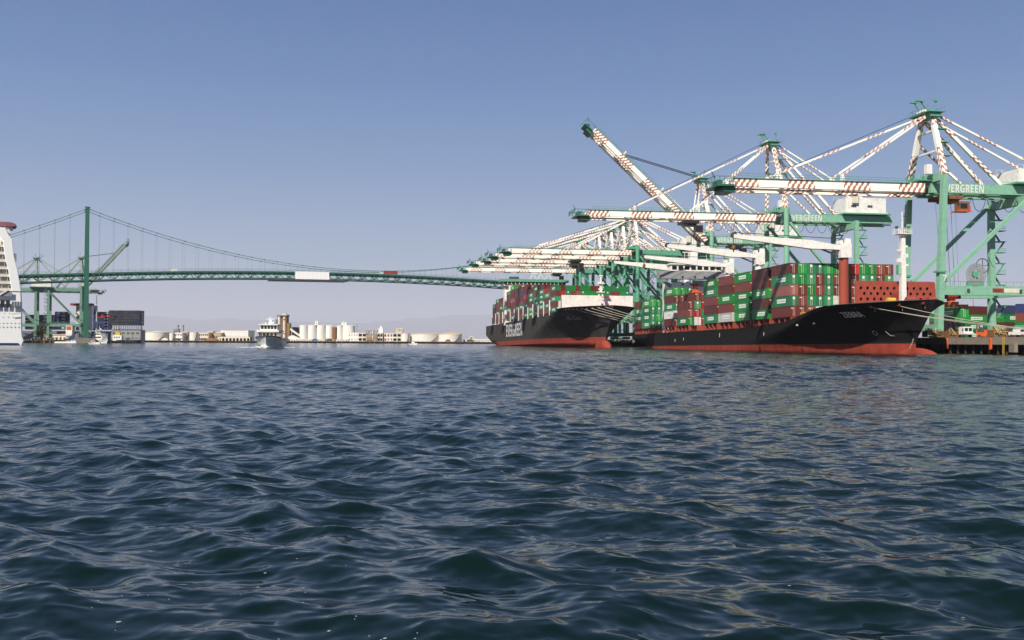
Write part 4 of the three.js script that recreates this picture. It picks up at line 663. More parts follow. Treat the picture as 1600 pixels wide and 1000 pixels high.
// ---------------------------------------------------------------- the far shore
{
  const s = new THREE.Shape(), line = [[-1170, 770], [-500, 790], [PX(30, 800), 800], [PX(218, 822), 822], [PX(222, 1060), 1060], [PX(226, 1132), 1132], [PX(480, 1142), 1142], [PX(760, 1138), 1138], [140, 1175], [500, 1230]];
  s.moveTo(-9000, 770); for (const [x, d] of line) s.lineTo(x, d); s.lineTo(9000, 1230); s.lineTo(9000, 9000); s.lineTo(-9000, 9000);
  const g = new THREE.ExtrudeGeometry(s, { depth: 3.6, bevelEnabled: false }); g.rotateX(-Math.PI / 2); g.translate(0, -1.6, 0);
  struct(put('far_ground', metreUV(flat(g)), M.earth, scene));
  const wall = struct(thing('waterfront')); delete wall.userData.label;
  const r = rng(77);
  for (let i = 1; i < line.length - 2; i++) {
    const [x0, d0] = line[i], [x1, d1] = line[i + 1]; 
    B().beam(V(x0, 2.1, -d0 + 2.5), V(x1, 2.1, -d1 + 2.5), 6, 0.7).mesh('quay_edge', M.wood, wall);
    B().beam(V(x0, 0.6, -d0 + 0.2), V(x1, 0.6, -d1 + 0.2), 0.5, 2.6).mesh('bulkhead', M.darkwood, wall);
    const len = Math.hypot(x1 - x0, d1 - d0), n = Math.floor(len / 5.5); if (i < 4) continue;
    for (let j = 0; j < n; j++) { const q = (j + 0.5) / n; put('pile', B().cyl(lerp(x0, x1, q), -1, 2.2 + r() * 0.6, -lerp(d0, d1, q) + 5.6, 0.35, 0.35, 6).geo(), r() < 0.2 ? M.concrete : M.darkwood, wall); }
  }
  const E0 = 2.02;
  const span = (x0, x1, D) => [(PX(x0, D) + PX(x1, D)) / 2, PX(x1, D) - PX(x0, D)];
  const tankTex = paint(0.78, 0.75, 0.68);
  const tank = (x0, x1, y, D, label, o = {}) => { // white storage tank with a ladder or stair and a shallow roof
    const [X, w] = span(x0, x1, D), h = PY((x0 + x1) / 2, y, D) - E0, R = w / 2, t = thing('storage_tank', label, 'tank', [X, E0, -D], 0, o.group);
    B().cyl(0, 0, h, 0, R, R, 36).mesh('shell', o.mat ?? tankTex, t);
    if (o.dome) { const g = new THREE.SphereGeometry(R * 1.12, 28, 8, 0, 6.283, 0, 1.1); g.scale(1, o.dome / (R * 0.6), 1); g.translate(0, h - o.dome * 0.85, 0); put('roof', flat(g), M.beige, t); } else B().cyl(0, h, h + R * 0.12, 0, R * 1.005, 0.3, 36).mesh('roof', M.cream, t);
    B().cyl(0, h - 0.5, h - 0.1, 0, R + 0.14, R + 0.14, 36).mesh('rim', M.cream, t);
    const a0 = 0.4, st = B(); for (let i = 0; i < 8; i++) { const p = (k) => V(Math.sin(a0 + k * 0.09) * (R + 0.5), h * k / 8, Math.cos(a0 + k * 0.09) * (R + 0.5)); st.beam(p(i), p(i + 1), 0.7, 0.5); } st.mesh('stair', M.brown, t);
    return t;
  };
  const house = (x0, x1, y, D, depth, mat, label, o = {}) => {
    const [X, w] = span(x0, x1, D), h = PY((x0 + x1) / 2, y, D) - E0, t = thing(o.name ?? 'warehouse', label, o.cat ?? 'building', [X, E0, -D - depth / 2], 0, o.group);
    const wall = B().box(0, h / 2, 0, w, h, depth).mesh('wall', mat, t);
    if (o.gable) { const sh = new THREE.Shape(); sh.moveTo(-depth / 2 - 0.4, h); sh.lineTo(0, h + o.gable); sh.lineTo(depth / 2 + 0.4, h); sh.lineTo(-depth / 2 - 0.4, h); const g = new THREE.ExtrudeGeometry(sh, { depth: w + 0.6, bevelEnabled: false }); g.rotateY(Math.PI / 2); g.translate(-w / 2 - 0.3, 0.02, 0); put('roof', metreUV(flat(g)), o.roof ?? M.cream, t); }
    else B().box(0, h + 0.25, 0, w + 0.5, 0.5, depth + 0.5).mesh('roof', o.roof ?? M.cream, t);
    const [nx, ny] = o.win ?? [0, 0];
    for (let i = 0; i < nx; i++) for (let j = 0; j < ny; j++) { const ww = w / nx, hh = h / ny, f = o.fill ?? [0.55, 0.45]; put('window', B().box(-w / 2 + ww * (i + 0.5), hh * (j + 0.5), depth / 2 + 0.03, ww * f[0], hh * f[1], 0.16).geo(), o.glass ?? M.glass, wall); }
    for (let i = 0; i < (o.door ?? 0); i++) { const ww = w / o.door; put('door', B().box(-w / 2 + ww * (i + 0.5), h * 0.24, depth / 2 + 0.05, ww * 0.5, h * 0.48, 0.2).geo(), M.brown, wall); }
    return t;
  };
  const ST = 'white storage tanks along the far shore';
  house(220.5, 227, 520.5, 1150, 14, M.brown, 'small brown shed at the left end of the far tanks', { door: 1 });
  tank(227, 265, 519.2, 1160, 'widest white tank on the left part of the far shore', { group: ST });
  tank(265, 273, 520.5, 1154, 'narrow white tank touching the widest left tank', { group: ST });
  house(273, 285, 520, 1154, 18, M.white, 'white two-storey block in front of the twin grey stacks', { win: [3, 2], fill: [0.6, 0.3] });
  tank(284.5, 296, 519, 1170, 'white tank with low roof right of the white block', { group: ST, dome: 0.8 });
  tank(296.5, 310, 519.3, 1160, 'white tank beside the two-storey office, right of the domed one', { group: ST });
  house(311, 326, 520, 1160, 16, M.cream, 'cream two-storey office between tanks and brown rock heap', { win: [5, 2] });
  house(325, 333, 518.2, 1175, 12, M.beige, 'beige tower block just left of the long warehouse', { win: [2, 3] });
  house(333, 346, 520.4, 1175, 16, M.beige, 'low beige building left of the long white warehouse', { win: [4, 1], fill: [0.5, 0.3], gable: 1.2 });
  for (const [x, lab] of [[278.6, 'left one of two slim grey smokestacks above the far tanks'], [286.4, 'right one of two slim grey smokestacks above the far tanks']]) { const c = thing('smokestack', lab, 'chimney', [PX(x, 1230), E0, -1230], 0, 'twin grey smokestacks'); const h = PY(x, 508.4, 1230) - E0; B().cyl(0, 0, h, 0, 1.15, 0.9, 16).mesh('shaft', M.grey, c); B().cyl(0, h - 1, h + 0.2, 0, 1.1, 1.1, 16).mesh('rim', M.darkgrey, c); }
  { const b = house(271, 276.5, 514.5, 1235, 12, M.grey, 'grey boiler house beside the two smokestacks', { win: [2, 2], roof: M.grey }); void b; }
  house(345, 388, 516.8, 1185, 30, M.white, 'long white warehouse with a row of small windows left of the white boat', { win: [11, 3], fill: [0.22, 0.16], glass: M.grey });
  { const D = 1144, t = thing('boat_shed', 'low beige shed with a row of dark arched openings below the white warehouse', 'building', [0, E0, -D]); const [X, w] = span(341, 391, D); t.position.x = X; const h = PY(366, 526.6, D) - E0;
    const sh = new THREE.Shape(); sh.moveTo(-w / 2, 0); sh.lineTo(w / 2, 0); sh.lineTo(w / 2, h); sh.lineTo(-w / 2, h); for (let i = 0; i < 9; i++) { const x = -w / 2 + (i + 0.5) * w / 9, p = new THREE.Path(), q = w / 9 * 0.34; p.moveTo(x - q, 0.3); p.lineTo(x + q, 0.3); p.lineTo(x + q, h * 0.45); p.absarc(x, h * 0.45, q, 0, Math.PI, false); sh.holes.push(p); }
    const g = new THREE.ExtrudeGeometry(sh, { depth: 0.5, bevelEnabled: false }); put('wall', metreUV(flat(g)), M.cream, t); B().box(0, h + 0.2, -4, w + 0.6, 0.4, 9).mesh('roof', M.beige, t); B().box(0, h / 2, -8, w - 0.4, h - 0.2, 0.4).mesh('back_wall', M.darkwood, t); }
  { const t = thing('rock_heap', 'low brown heap of earth on the far shore left of the arched shed', 'heap', [PX(331, 1142), E0 - 0.2, -1142]); const g = new THREE.SphereGeometry(1, 30, 12, 0, 6.283, 0, 1.57), p = g.attributes.position, r2 = rng(6); for (let i = 0; i < p.count; i++) p.setXYZ(i, p.getX(i) * 8.6, p.getY(i) * (3.4 + r2() * 0.6), p.getZ(i) * 5); g.computeVertexNormals(); put('heap', flat(g), M.brown, t); }
  { // grain silo tower with conveyor
    const D = 1175, t = thing('silo_tower', 'tall brown and cream silo tower right of the white boat', 'silo', [PX(441, D), E0, -D - 5]), h = (PY(441, 493.5, D) - E0) / 1.3; t.scale.setScalar(1.3);
    B().box(0, h / 2, 0, 8.6, h, 9).mesh('tower', M.brown, t);
    for (const x of [-2.6, 2.2]) B().cyl(x, 0, h - 1, 4.6, 1.25, 1.25, 18).mesh('silo_tube', M.cream, t);
    B().box(0, h + 0.3, 0.6, 9.8, 1.3, 11).mesh('roof', M.concrete, t); B().box(1, h + 1.4, 0, 4, 1.2, 4).mesh('head_house', M.cream, t);
    B().box(-5.2, h * 0.43, 0, 2, h * 0.86, 8).box(-6.8, h * 0.34, 0, 1.4, h * 0.68, 7).mesh('annex', M.slate, t); B().box(5.6, h * 0.36, 0, 2.6, h * 0.72, 8).mesh('side_bin', paint(0.24, 0.16, 0.06), t);
    for (const y of [0.12, 0.3, 0.85]) put('window', B().box(2.2, h * y, 5.86, 1.1, 1.1, 0.2).geo(), M.glass, t);
    B().beam(V(6, h * 0.52, 2), V(19, 3.6, 4), 1.6, 1.6).mesh('conveyor', M.cream, t); B().box(10, 2, 3, 0.5, 6, 0.5).box(15, 1.2, 3.6, 0.5, 4, 0.5).mesh('trestle', M.concrete, t); }
  { const D = 1160, [X, w] = span(450, 470, D), t = thing('white_shed', 'white shed with sloping roof between silo tower and white silos', 'building', [X, E0, -D]); const h = PY(460, 527.6, D) - E0, sh = new THREE.Shape(); sh.moveTo(-w / 2, 0); sh.lineTo(w / 2, 0); sh.lineTo(w / 2, h * 0.55); sh.lineTo(-w * 0.2, h * 1.7); sh.lineTo(-w / 2, h * 1.15); const g = new THREE.ExtrudeGeometry(sh, { depth: 10, bevelEnabled: false }); g.translate(0, 0, -10); put('wall', metreUV(flat(g)), M.white, t); for (let i = 0; i < 5; i++) put('door', B().box(-w / 2 + (i + 0.7) * w / 5.2, h * 0.22, 0.05, w * 0.09, h * 0.44, 0.2).geo(), M.brown, t); }
  house(456.5, 467.5, 511.8, 1200, 12, M.slate, 'dark blue grey block between the silo tower and white silos', { roof: M.slate });
  const WS = 'tall white silos on the far shore';
  for (const [a, b, y, lab] of [[466, 479, 509, 'leftmost tall white silo beside the blue grey block'], [479, 493, 508.8, 'second tall white silo in the far row'], [493, 507, 508.8, 'third tall white silo below the small head house'], [507, 520, 509, 'fourth tall white silo, left of the brown gap'], [524, 534, 509.5, 'white silo just right of the brown gap'], [533.5, 553, 508.8, 'broad white silo at the right end of the row']]) {
    const D = 1170, t = thing('silo', lab, 'silo', [0, E0, -D - 8], 0, WS), [X, w] = span(a, b, D), h = PY(500, y, D) - E0; t.position.x = X;
    B().cyl(0, 0, h, 0, w / 2 - 0.05, w / 2 - 0.05, 28).mesh('shell', M.white, t); B().cyl(0, h, h + 0.8, 0, w / 2 + 0.2, w / 2 - 0.6, 28).mesh('roof', M.cream, t); B().cyl(0, h * 0.04, h * 0.12, 0, w / 2 + 0.05, w / 2 + 0.05, 28).mesh('base_ring', M.cream, t);
    const s2 = B(); for (let i = 0; i < 12; i++) s2.rod(V(Math.cos(i) * w * 0.46, h + 0.6, Math.sin(i) * w * 0.46), V(Math.cos(i) * w * 0.46, h + 1.7, Math.sin(i) * w * 0.46), 0.07, 0.07, 4); s2.mesh('roof_railing', M.cream, t); }
  house(519.5, 524.5, 511, 1173, 10, M.brown, 'narrow brown lift tower between the white silos', {});
  for (const [x, w, y, lab] of [[495, 6.5, 500.5, 'small head house with cowl on the white silos, the left one'], [538, 10.4, 502.5, 'wider head house on the right white silos']]) { const D = 1176, b = PY(x, 508.3, D), h = PY(x, y, D) - b, t = thing('head_house', lab, 'building', [PX(x, D), b, -D]); B().box(0, h * 0.35, 0, w * 0.6, h * 0.7, 4).mesh('wall', M.white, t); B().beam(V(-w * 0.28, h * 0.7, 0), V(0, h, 0), 0.7, 0.7).beam(V(w * 0.28, h * 0.7, 0), V(0, h, 0), 0.7, 0.7).box(0, h, 0, 1.2, 0.7, 1.2).mesh('cowl', M.cream, t); put('window', B().box(0, h * 0.35, 2.05, 1, 0.8, 0.15).geo(), M.glass, t); }
  house(466, 508, 530.4, 1146, 8, M.cream, 'long low building with many small doors below the white silos', { door: 20, roof: M.white });
  house(510, 524, 529.6, 1146, 9, M.beige, 'low beige building with dark roof below the brown lift tower', { win: [4, 1], roof: M.brown });
  house(518, 544, 531, 1147, 8, M.white, 'low white hut with three windows below the broad silo', { win: [6, 1], fill: [0.4, 0.4] });
  house(544, 560, 520, 1160, 14, M.white, 'white office block with small dark windows right of the silos', { win: [4, 2], fill: [0.3, 0.28] });
  house(560, 572.5, 520.2, 1156, 14, M.cream, 'cream block with large dark openings in the process plant, left', { win: [2, 2], fill: [0.78, 0.6] });
  house(590, 598, 520.5, 1156, 14, M.cream, 'cream block with dark openings in the middle of the plant', { win: [2, 2], fill: [0.75, 0.6] });
  house(600, 614, 520.8, 1159, 14, M.white, 'white block with a brown opening right of the small white tower', { win: [3, 2], fill: [0.6, 0.6], glass: M.brown });
  house(614, 627, 520.6, 1156, 14, M.cream, 'cream block with large dark openings left of the wide tanks', { win: [2, 2], fill: [0.78, 0.6] });
  { const t = thing('process_plant', 'rusty open steel frame with vessels and pipes between the cream blocks', 'plant', [PX(581, 1154), E0, -1154]), r2 = rng(15); const h = (PY(581, 516.5, 1154) - E0) / 1.3; t.scale.setScalar(1.3);
    const f = B(); for (let x = -5; x <= 5; x += 2.5) for (const z of [-3, 3]) f.box(x, h / 2, z, 0.3, h, 0.3); for (const y of [0.3, 0.6, 0.98]) for (const z of [-3, 3]) f.box(0, h * y, z, 10.3, 0.3, 0.3); f.mesh('frame', M.brown, t);
    for (let i = 0; i < 6; i++) put('vessel', B().cyl(-4.2 + i * 1.7, 0.5, h * (0.5 + 0.5 * r2()), (r2() - 0.5) * 3, 0.7, 0.7, 12).geo(), i % 2 ? M.cream : M.beige, t);
    for (let i = 0; i < 4; i++) put('vent_pipe', B().rod(V(-4 + i * 2.6, 0, 0), V(-4 + i * 2.6, h + 2 + r2() * 3, 0), 0.14).geo(), M.cream, t); }
  { const t = thing('process_tower', 'slim white tower with stepped top in the middle of the plant', 'tower', [PX(595.5, 1170), E0, -1170]), h = (PY(595, 513, 1170) - E0) / 1.3; t.scale.setScalar(1.3); B().box(0, h / 2, 0, 4, h, 4).mesh('shaft', M.white, t); B().box(0, h + 0.9, 0, 2.2, 1.8, 2.2).rod(V(0, h, 0), V(0, h + 4, 0), 0.15).mesh('top', M.white, t); }
  { const t = thing('loading_tower', 'cream loading structure with sloped arms left of the wide tanks', 'tower', [PX(625, 1162), E0, -1162]), h = (PY(625, 512.5, 1162) - E0) / 1.3; t.scale.setScalar(1.3); const f = B(); for (const x of [-3, 0, 3]) f.box(x, h / 2, 0, 0.6, h, 0.6); for (const y of [0.4, 0.7, 0.95]) f.box(0, h * y, 0, 6.6, 0.5, 2); f.mesh('frame', M.cream, t); B().box(-1.6, h * 0.84, 0, 2.6, h * 0.2, 2).box(2, h * 0.82, 0.4, 2, h * 0.16, 2).mesh('hopper', M.beige, t); B().beam(V(3, h * 0.7, 0), V(8, h * 0.48, 0), 0.5, 0.5).mesh('arm', M.cream, t); }
  { const t = thing('radio_mast', 'thin dark mast between the broad silo and white office', 'mast', [PX(558, 1170), E0, -1170]); B().rod(V(0, 0, 0), V(0, PY(558, 506, 1170) - E0, 0), 0.22, 0.14).mesh('pole', M.darkgrey, t); B().box(0, PY(558, 509, 1170) - E0, 0, 0.7, 3, 0.7).mesh('antenna', M.grey, t); }
  tank(627, 640.5, 521, 1150, 'small white tank with stair left of the two wide tanks', { group: ST });
  tank(641, 690, 522.3, 1162, 'wide white tank with sandy dome, the left one of two', { group: ST, dome: 1.7 });
  tank(685, 722, 522.6, 1154, 'wide white tank with sandy dome, the right one of two', { group: ST, dome: 1.9 });
  tank(690, 722, 521.5, 1185, 'sandy domed tank half hidden behind the right wide tank', { group: ST, dome: 1.7 });
  house(724, 737, 531, 1160, 10, M.white, 'low white hut right of the wide tanks', { win: [3, 1] });
  house(733, 740, 526, 1175, 10, M.cream, 'small cream tower house near the second ship', { win: [1, 2] });
  house(740, 772, 530, 1175, 12, M.white, 'low white buildings beside the stern of the second ship', { win: [9, 1], fill: [0.4, 0.4] });
  house(728, 748, 533.4, 1150, 8, M.cream, 'low cream quay hut with brown doors near the second ship', { door: 5 });
  // vehicles, masts and clutter on the quay edge
  [[300, 'lamp post in front of the tank beside the two-storey office'], [337, 'lamp post in front of the brown earth heap'], [398, 'lamp post just left of the white boat'], [472, 'lamp post below the leftmost tall silo'], [505, 'lamp post below the third tall silo'], [529, 'lamp post by the low white hut'], [604, 'lamp post right of the slim white process tower'], [664, 'lamp post in front of the left domed tank'], [706, 'lamp post in front of the right domed tank'], [744, 'lamp post by the low huts near the second ship']].forEach(([x, lab], i) => { const t = thing('light_pole', lab, 'lamp post', [PX(x, 1147), E0, -1147]), k = r(); B().rod(V(0, 0, 0), V(0, 7 + k * 3, 0), 0.13, 0.09, 5).mesh('pole', M.cream, t); B().box(0.5, 7 + k * 3, 0, 1.2, 0.2, 0.3).mesh('lamp', M.cream, t); void i; });
  [[258, 'white van parked before the widest left tank', M.white], [277, 'dark pickup parked before the white two-storey block', M.darkgrey], [318, 'brown truck parked before the cream two-storey office', M.brown], [448, 'white van parked at the foot of the silo tower', M.white], [492, 'blue truck parked below the tall white silos', M.blue], [515, 'dark truck parked below the brown lift tower', M.darkgrey], [553, 'white truck parked before the white office block', M.white], [578, 'brown loader parked before the steel frame plant', M.brown], [609, 'cream truck parked before the block with brown opening', M.cream], [650, 'white van parked before the left domed tank', M.white], [700, 'brown truck parked before the right domed tank', M.brown], [735, 'dark van parked beside the low white hut', M.darkgrey]].forEach(([x, lab, c]) => { const D = 872.5, t = thing(lab.includes('van') ? 'parked_van' : 'parked_truck', lab, lab.includes('van') ? 'van' : 'truck', [PX(x, D), E0, -D]); const L = 4 + r() * 3, h = 1.1 + r(); B().box(0, h * 0.5 + 0.3, 0, L, h * 0.7, 1.9).box(0.2, h + 0.35, 0, L * 0.55, h * 0.45, 1.7).mesh('body', c, t); for (const q of [-0.32, 0.32]) put('wheel', B().disc(L * q, 0.36, 0.9, 0.36, 0.2).geo(), M.darkgrey, t); });
  // faint mountains
  const nx = 240, ny = 12, v = [], idx = [], h1 = (x) => { let y = 0; const rr = [[1, 1, 0], [0.5, 2.3, 1.4], [0.3, 5.1, 2], [0.16, 11, 0.6], [0.09, 23, 3]]; for (const [a, f, p] of rr) y += a * (0.5 + 0.5 * Math.sin(x * f * 0.00035 + p + 0.7 * Math.sin(x * f * 0.0002))); return y / 2.05; };
  for (let j = 0; j <= ny; j++) for (let i = 0; i <= nx; i++) { const x = -56000 + i * 112000 / nx, q = j / ny; v.push(x, (1010 + 900 * h1(x * 0.38 + j * 90)) * Math.sin(q * Math.PI * 0.5) * (0.85 + 0.3 * Math.sin(i * 1.7 + j * 2.1) * 0.2), -(46000 + 6000 * q)); }
  for (let j = 0; j < ny; j++) for (let i = 0; i < nx; i++) { const a = j * (nx + 1) + i, b = a + nx + 1; idx.push(a, a + 1, b, a + 1, b + 1, b); }
  const hg = new THREE.BufferGeometry(); hg.setAttribute('position', new THREE.Float32BufferAttribute(v, 3)); hg.setIndex(idx); hg.computeVertexNormals(); metreUV(hg);
  struct(put('hills', hg, paint(0.10, 0.10, 0.085, { rough: 1, map: null }), scene));
}
// ---------------------------------------------------------------- left bank: cruise ship, pier, boats, container ship behind
{ // stern of the cruise ship
  const D = 420, X = (x) => (x - 34) / F * D / 1.12, Y = (x, y) => PY(x, y, D), t = thing('cruise_ship', 'white cruise ship with many balconies cut off by the left edge', 'cruise ship', [PX(34, D), 0, -D], 0.49);
  const x0 = X(-150), sh = new THREE.Shape(); sh.moveTo(x0, -2); sh.lineTo(X(31), -2); sh.lineTo(X(36.5), Y(36, 532)); sh.quadraticCurveTo(X(32.5), Y(33, 528), X(32.6), Y(33, 500)); sh.quadraticCurveTo(X(32.4), Y(33, 476), X(30.5), Y(30, 455)); sh.lineTo(x0, Y(0, 455));
  const g = new THREE.ExtrudeGeometry(sh, { depth: 30, bevelEnabled: true, bevelThickness: 1.2, bevelSize: 0.5, bevelSegments: 3, curveSegments: 16 }); g.translate(0, 0, -31); put('hull', metreUV(flat(g)), paint(0.80, 0.79, 0.77, { map: null, rough: 0.45 }), t);
  B().box((x0 + X(33)) / 2 - 2, 0.3, -15, X(33) - x0 + 2, 1.4, 32.8).mesh('waterline_band', M.navy, t);
  const edge = [[455, 30.5], [444, 28.6], [433, 26.5], [421.5, 24.5], [410, 21], [398.5, 18.5], [387, 17], [376, 16]];
  for (let i = 0; i < edge.length - 1; i++) {
    const [ya, xa] = edge[i], [yb2, xb] = edge[i + 1], ea = Y(10, ya), eb = Y(10, yb2), xe = X((xa + xb) / 2), h = eb - ea;
    const d = B().box((x0 + xe) / 2 - 0.5, (ea + eb) / 2, -16, xe - x0 - 1.4, h, 28.6).mesh('deck_house', M.white, t);
    B().box((x0 + xe) / 2, ea + 0.15, -15.5, xe - x0, 0.3, 31).mesh('deck_floor', M.white, d);
    B().box((x0 + xe) / 2, ea + 0.75, -0.2, xe - x0 - 0.4, 1.0, 0.12).mesh('balcony_front', M.cream, d);
    const wide = (xe - X(-14));
    for (let k = 0; k < Math.floor(wide / 2.6); k++) { const xx = xe - 1.6 - k * 2.6; put('balcony_divider', B().box(xx, ea + h / 2, -0.95, 0.18, h - 0.1, 1.4).geo(), M.white, d); put('balcony_door', B().box(xx - 1.3, ea + 1.3, -1.64, 1.7, 2.1, 0.1).geo(), M.cream, d); }
  }
  { // smooth white fairing that closes the deck ends
    const q = new THREE.Shape(), pts = [...edge, [366, 9], [358, 5]].map(([y, x]) => [X(x + 0.7), Y(10, y)]); q.moveTo(pts[0][0] - 3.4, pts[0][1]); for (const [x, y] of pts) q.lineTo(x, y); for (const [x, y] of pts.slice().reverse()) q.lineTo(x - 3.2, y);
    const g2 = new THREE.ExtrudeGeometry(q, { depth: 31, bevelEnabled: true, bevelSize: 0.25, bevelThickness: 0.3, bevelSegments: 2 }); g2.translate(0, 0, -30.8); put('stern_fairing', metreUV(flat(g2)), paint(0.80, 0.79, 0.77, { map: null, rough: 0.45 }), t); }
  for (let i = 0; i < 8; i++) put('window', B().box(X(12) - i * 2.1, Y(6, 475), 1.24, 1.6, 3.2, 0.1).geo(), M.glass, t);
  for (let i = 0; i < 4; i++) put('blue_window', B().box(X(19.6) + i * 1.05, Y(25, 476.5), 1.24, 0.9, 2.8, 0.1).geo(), M.slate, t);
  for (let i = 0; i < 18; i++) put('porthole', B().disc(X(30) - i * 1.5, Y(15, 505.5), 1.22, 0.28, 0.1, 'z', 12).geo(), M.darkgrey, t);
  for (let i = 0; i < 8; i++) put('porthole', B().disc(X(30) - i * 1.9, Y(15, 490), 1.22, 0.2, 0.1, 'z', 12).geo(), M.darkgrey, t);
  B().beam(V(X(30), Y(30, 490), 1.26), V(X(17), Y(17, 491), 1.26), 0.1, 0.5).mesh('rubbing_strake', M.cream, t);
  B().box(X(4), Y(6, 459), 1.22, 7, 2.6, 0.08).mesh('mooring_opening', M.grey, t); B().beam(V(X(-2), Y(0, 462), 1.4), V(X(12), Y(12, 453), 1.4), 0.5, 0.7).mesh('lifeboat_davit', M.white, t);
  B().box(X(4), Y(4, 370), -14, X(14) - X(-6), 3.4, 18).box(X(1), Y(1, 362), -13, 6, 3, 14).mesh('upper_deck', M.white, t);
  B().beam(V(X(-2), Y(0, 372), -10), V(X(9), Y(9, 352), -10), 1.5, 1.2).beam(V(X(3), Y(3, 356), -10), V(X(14), Y(14, 378), -8), 0.8, 0.8).mesh('funnel_strut', M.white, t);
  { const s2 = new THREE.Shape(); s2.moveTo(X(-60), Y(0, 353)); s2.lineTo(X(8), Y(8, 352)); s2.quadraticCurveTo(X(20), Y(20, 353), X(22.5), Y(22, 351)); s2.quadraticCurveTo(X(21), Y(20, 346.5), X(10), Y(10, 346)); s2.lineTo(X(-60), Y(0, 348)); const q = new THREE.ExtrudeGeometry(s2, { depth: 9, bevelEnabled: true, bevelSize: 0.3, bevelThickness: 0.5, bevelSegments: 2 }); q.translate(0, 0, -15); const wg = put('funnel_wing', metreUV(flat(q)), M.wing, t); B().box(X(0), Y(5, 354.6), -10.5, X(18) - X(-18), 0.9, 7).mesh('wing_underside', M.white, wg); }
  { const s2 = B(); for (let i = 0; i < 4; i++) { const yy = Y(18, 397 + i * 3); s2.box(X(18.5), yy, -4, 3.0, 0.18, 3); } for (const x of [15, 18, 21.5]) s2.rod(V(X(x), Y(18, 408), -3), V(X(x), Y(18, 395), -3), 0.12); s2.mesh('stern_platform', M.grey, t); }
}
{ // wooden pier, hut and trees
  const D = 780, t = thing('wooden_pier', 'weathered wooden pier on piles right of the cruise ship', 'pier', [0, 0, -D]);
  for (let i = 0; i < 8; i++) put('plank_span', B().box(PX(49 + i * 5.2, D), 3.8 + (i % 2) * 0.04, 0, 2.6, 0.5, 7).geo(), M.concrete, t);
  for (let i = 0; i < 9; i++) for (const z of [-2.5, 2.5]) put('pile', B().rod(V(PX(49 + i * 4.6, D), -1, z), V(PX(49 + i * 4.6, D), 3.6, z), 0.34).geo(), i % 3 ? M.concrete : M.darkwood, t);
  for (let i = 0; i < 4; i++) put('cross_brace', B().beam(V(PX(52 + i * 9, D), 0.2, 2.6), V(PX(58 + i * 9, D), 3.4, 2.6), 0.3, 0.3).geo(), M.wood, t);
  B().beam(V(PX(36, D), 7.5, -2), V(PX(62, D), 4.2, -2), 4, 0.5).mesh('ramp', M.concrete, t);
  const hut = thing('boathouse', 'low cream boathouse with long roof behind the wooden pier', 'building', [PX(79, 800), 2, -812]); B().box(0, 2.3, 0, 20, 4.6, 8).mesh('wall', M.cream, hut); B().box(0, 4.9, 0, 21, 0.6, 9).mesh('roof', paint(0.55, 0.5, 0.36), hut); for (let i = 0; i < 6; i++) put('door', B().box(-8 + i * 3.2, 1.4, 4.05, 1.6, 2.6, 0.1).geo(), M.brown, hut);
  const leafM = [paint(0.06, 0.075, 0.02, { rough: 0.9, side: THREE.DoubleSide }), paint(0.10, 0.075, 0.03, { rough: 0.9, side: THREE.DoubleSide })];
  const tree = (x, D2, h, w, m, label, palm, seed) => { const q = thing(palm ? 'palm_tree' : 'tree', label, 'tree', [PX(x, D2), 2, -D2]), r = rng(seed), c = B(); B().rod(V(0, 0, 0), V(0.3, h * (palm ? 0.9 : 0.6), 0), 0.45, 0.25, 8).mesh('trunk', M.wood, q);
    if (palm) for (let i = 0; i < 30; i++) { const a = r() * 6.28, e = r() * 1.5 - 0.5, L = w * (0.7 + 0.4 * r()), d = V(Math.cos(a) * Math.cos(e), Math.sin(e), Math.sin(a) * Math.cos(e)); c.beam(V(0.3, h * 0.9, 0), V(0.3, h * 0.9, 0).addScaledVector(d, L * 0.6), 0.5, 0.08, 0.6, 0.08).beam(V(0.3, h * 0.9, 0).addScaledVector(d, L * 0.6), V(0.3, h * 0.9 - L * 0.35, 0).addScaledVector(d, L), 0.6, 0.08, 0.1, 0.05); }
    else { for (let i = 0; i < 5; i++) { const a = r() * 6.28; c.rod(V(0.2, h * 0.45, 0), V(Math.cos(a) * w * 0.5, h * (0.6 + 0.25 * r()), Math.sin(a) * w * 0.5), 0.14, 0.06, 5); } for (let i = 0; i < 900; i++) { const a = r() * 6.28, u = Math.cbrt(r()), e = Math.acos(2 * r() - 1), lump = 0.75 + 0.35 * Math.sin(a * 3 + e * 4 + seed); const p = V(Math.cos(a) * Math.sin(e) * w * u * lump, h * 0.66 + Math.cos(e) * h * 0.34 * u * lump, Math.sin(a) * Math.sin(e) * w * u * lump); const g = new THREE.PlaneGeometry(0.7, 0.5); g.rotateX(r() * 6); g.rotateY(r() * 6); g.translate(p.x, p.y, p.z); c.add(g); } }
    c.mesh('crown', m, q); };
  tree(68, 812, 14, 3.6, leafM[0], 'dark green tree on the bank beside the left crane leg', false, 3); tree(75, 808, 17, 3.2, leafM[1], 'brownish tree with thin crown right of the dark green tree', false, 8); tree(128, 806, 15, 3.4, leafM[1], 'tall palm in front of the left bridge tower', true, 5); tree(112, 815, 12, 3.2, leafM[0], 'small palm left of the bridge tower base', true, 9); tree(61, 806, 10, 3.5, leafM[0], 'short bushy tree above the wooden pier', false, 12);
}
function hullOf(L, half, H, stem, mat, name, t, deckMat) { const h = hullShape({ L, half, H: () => H, stem: (e) => -stem * (1 - Math.min(1, Math.max(0, e / H))), entryD: L * 0.42, entryW: L * 0.6, flare: 1.1, rise: () => -3, tuck: 1, run: 0.01 }); h.sheet(() => -0.6, (q) => q, 12).mesh(name, mat, t); h.deck(0.35).mesh('deck', deckMat ?? M.cream, t); return h; }
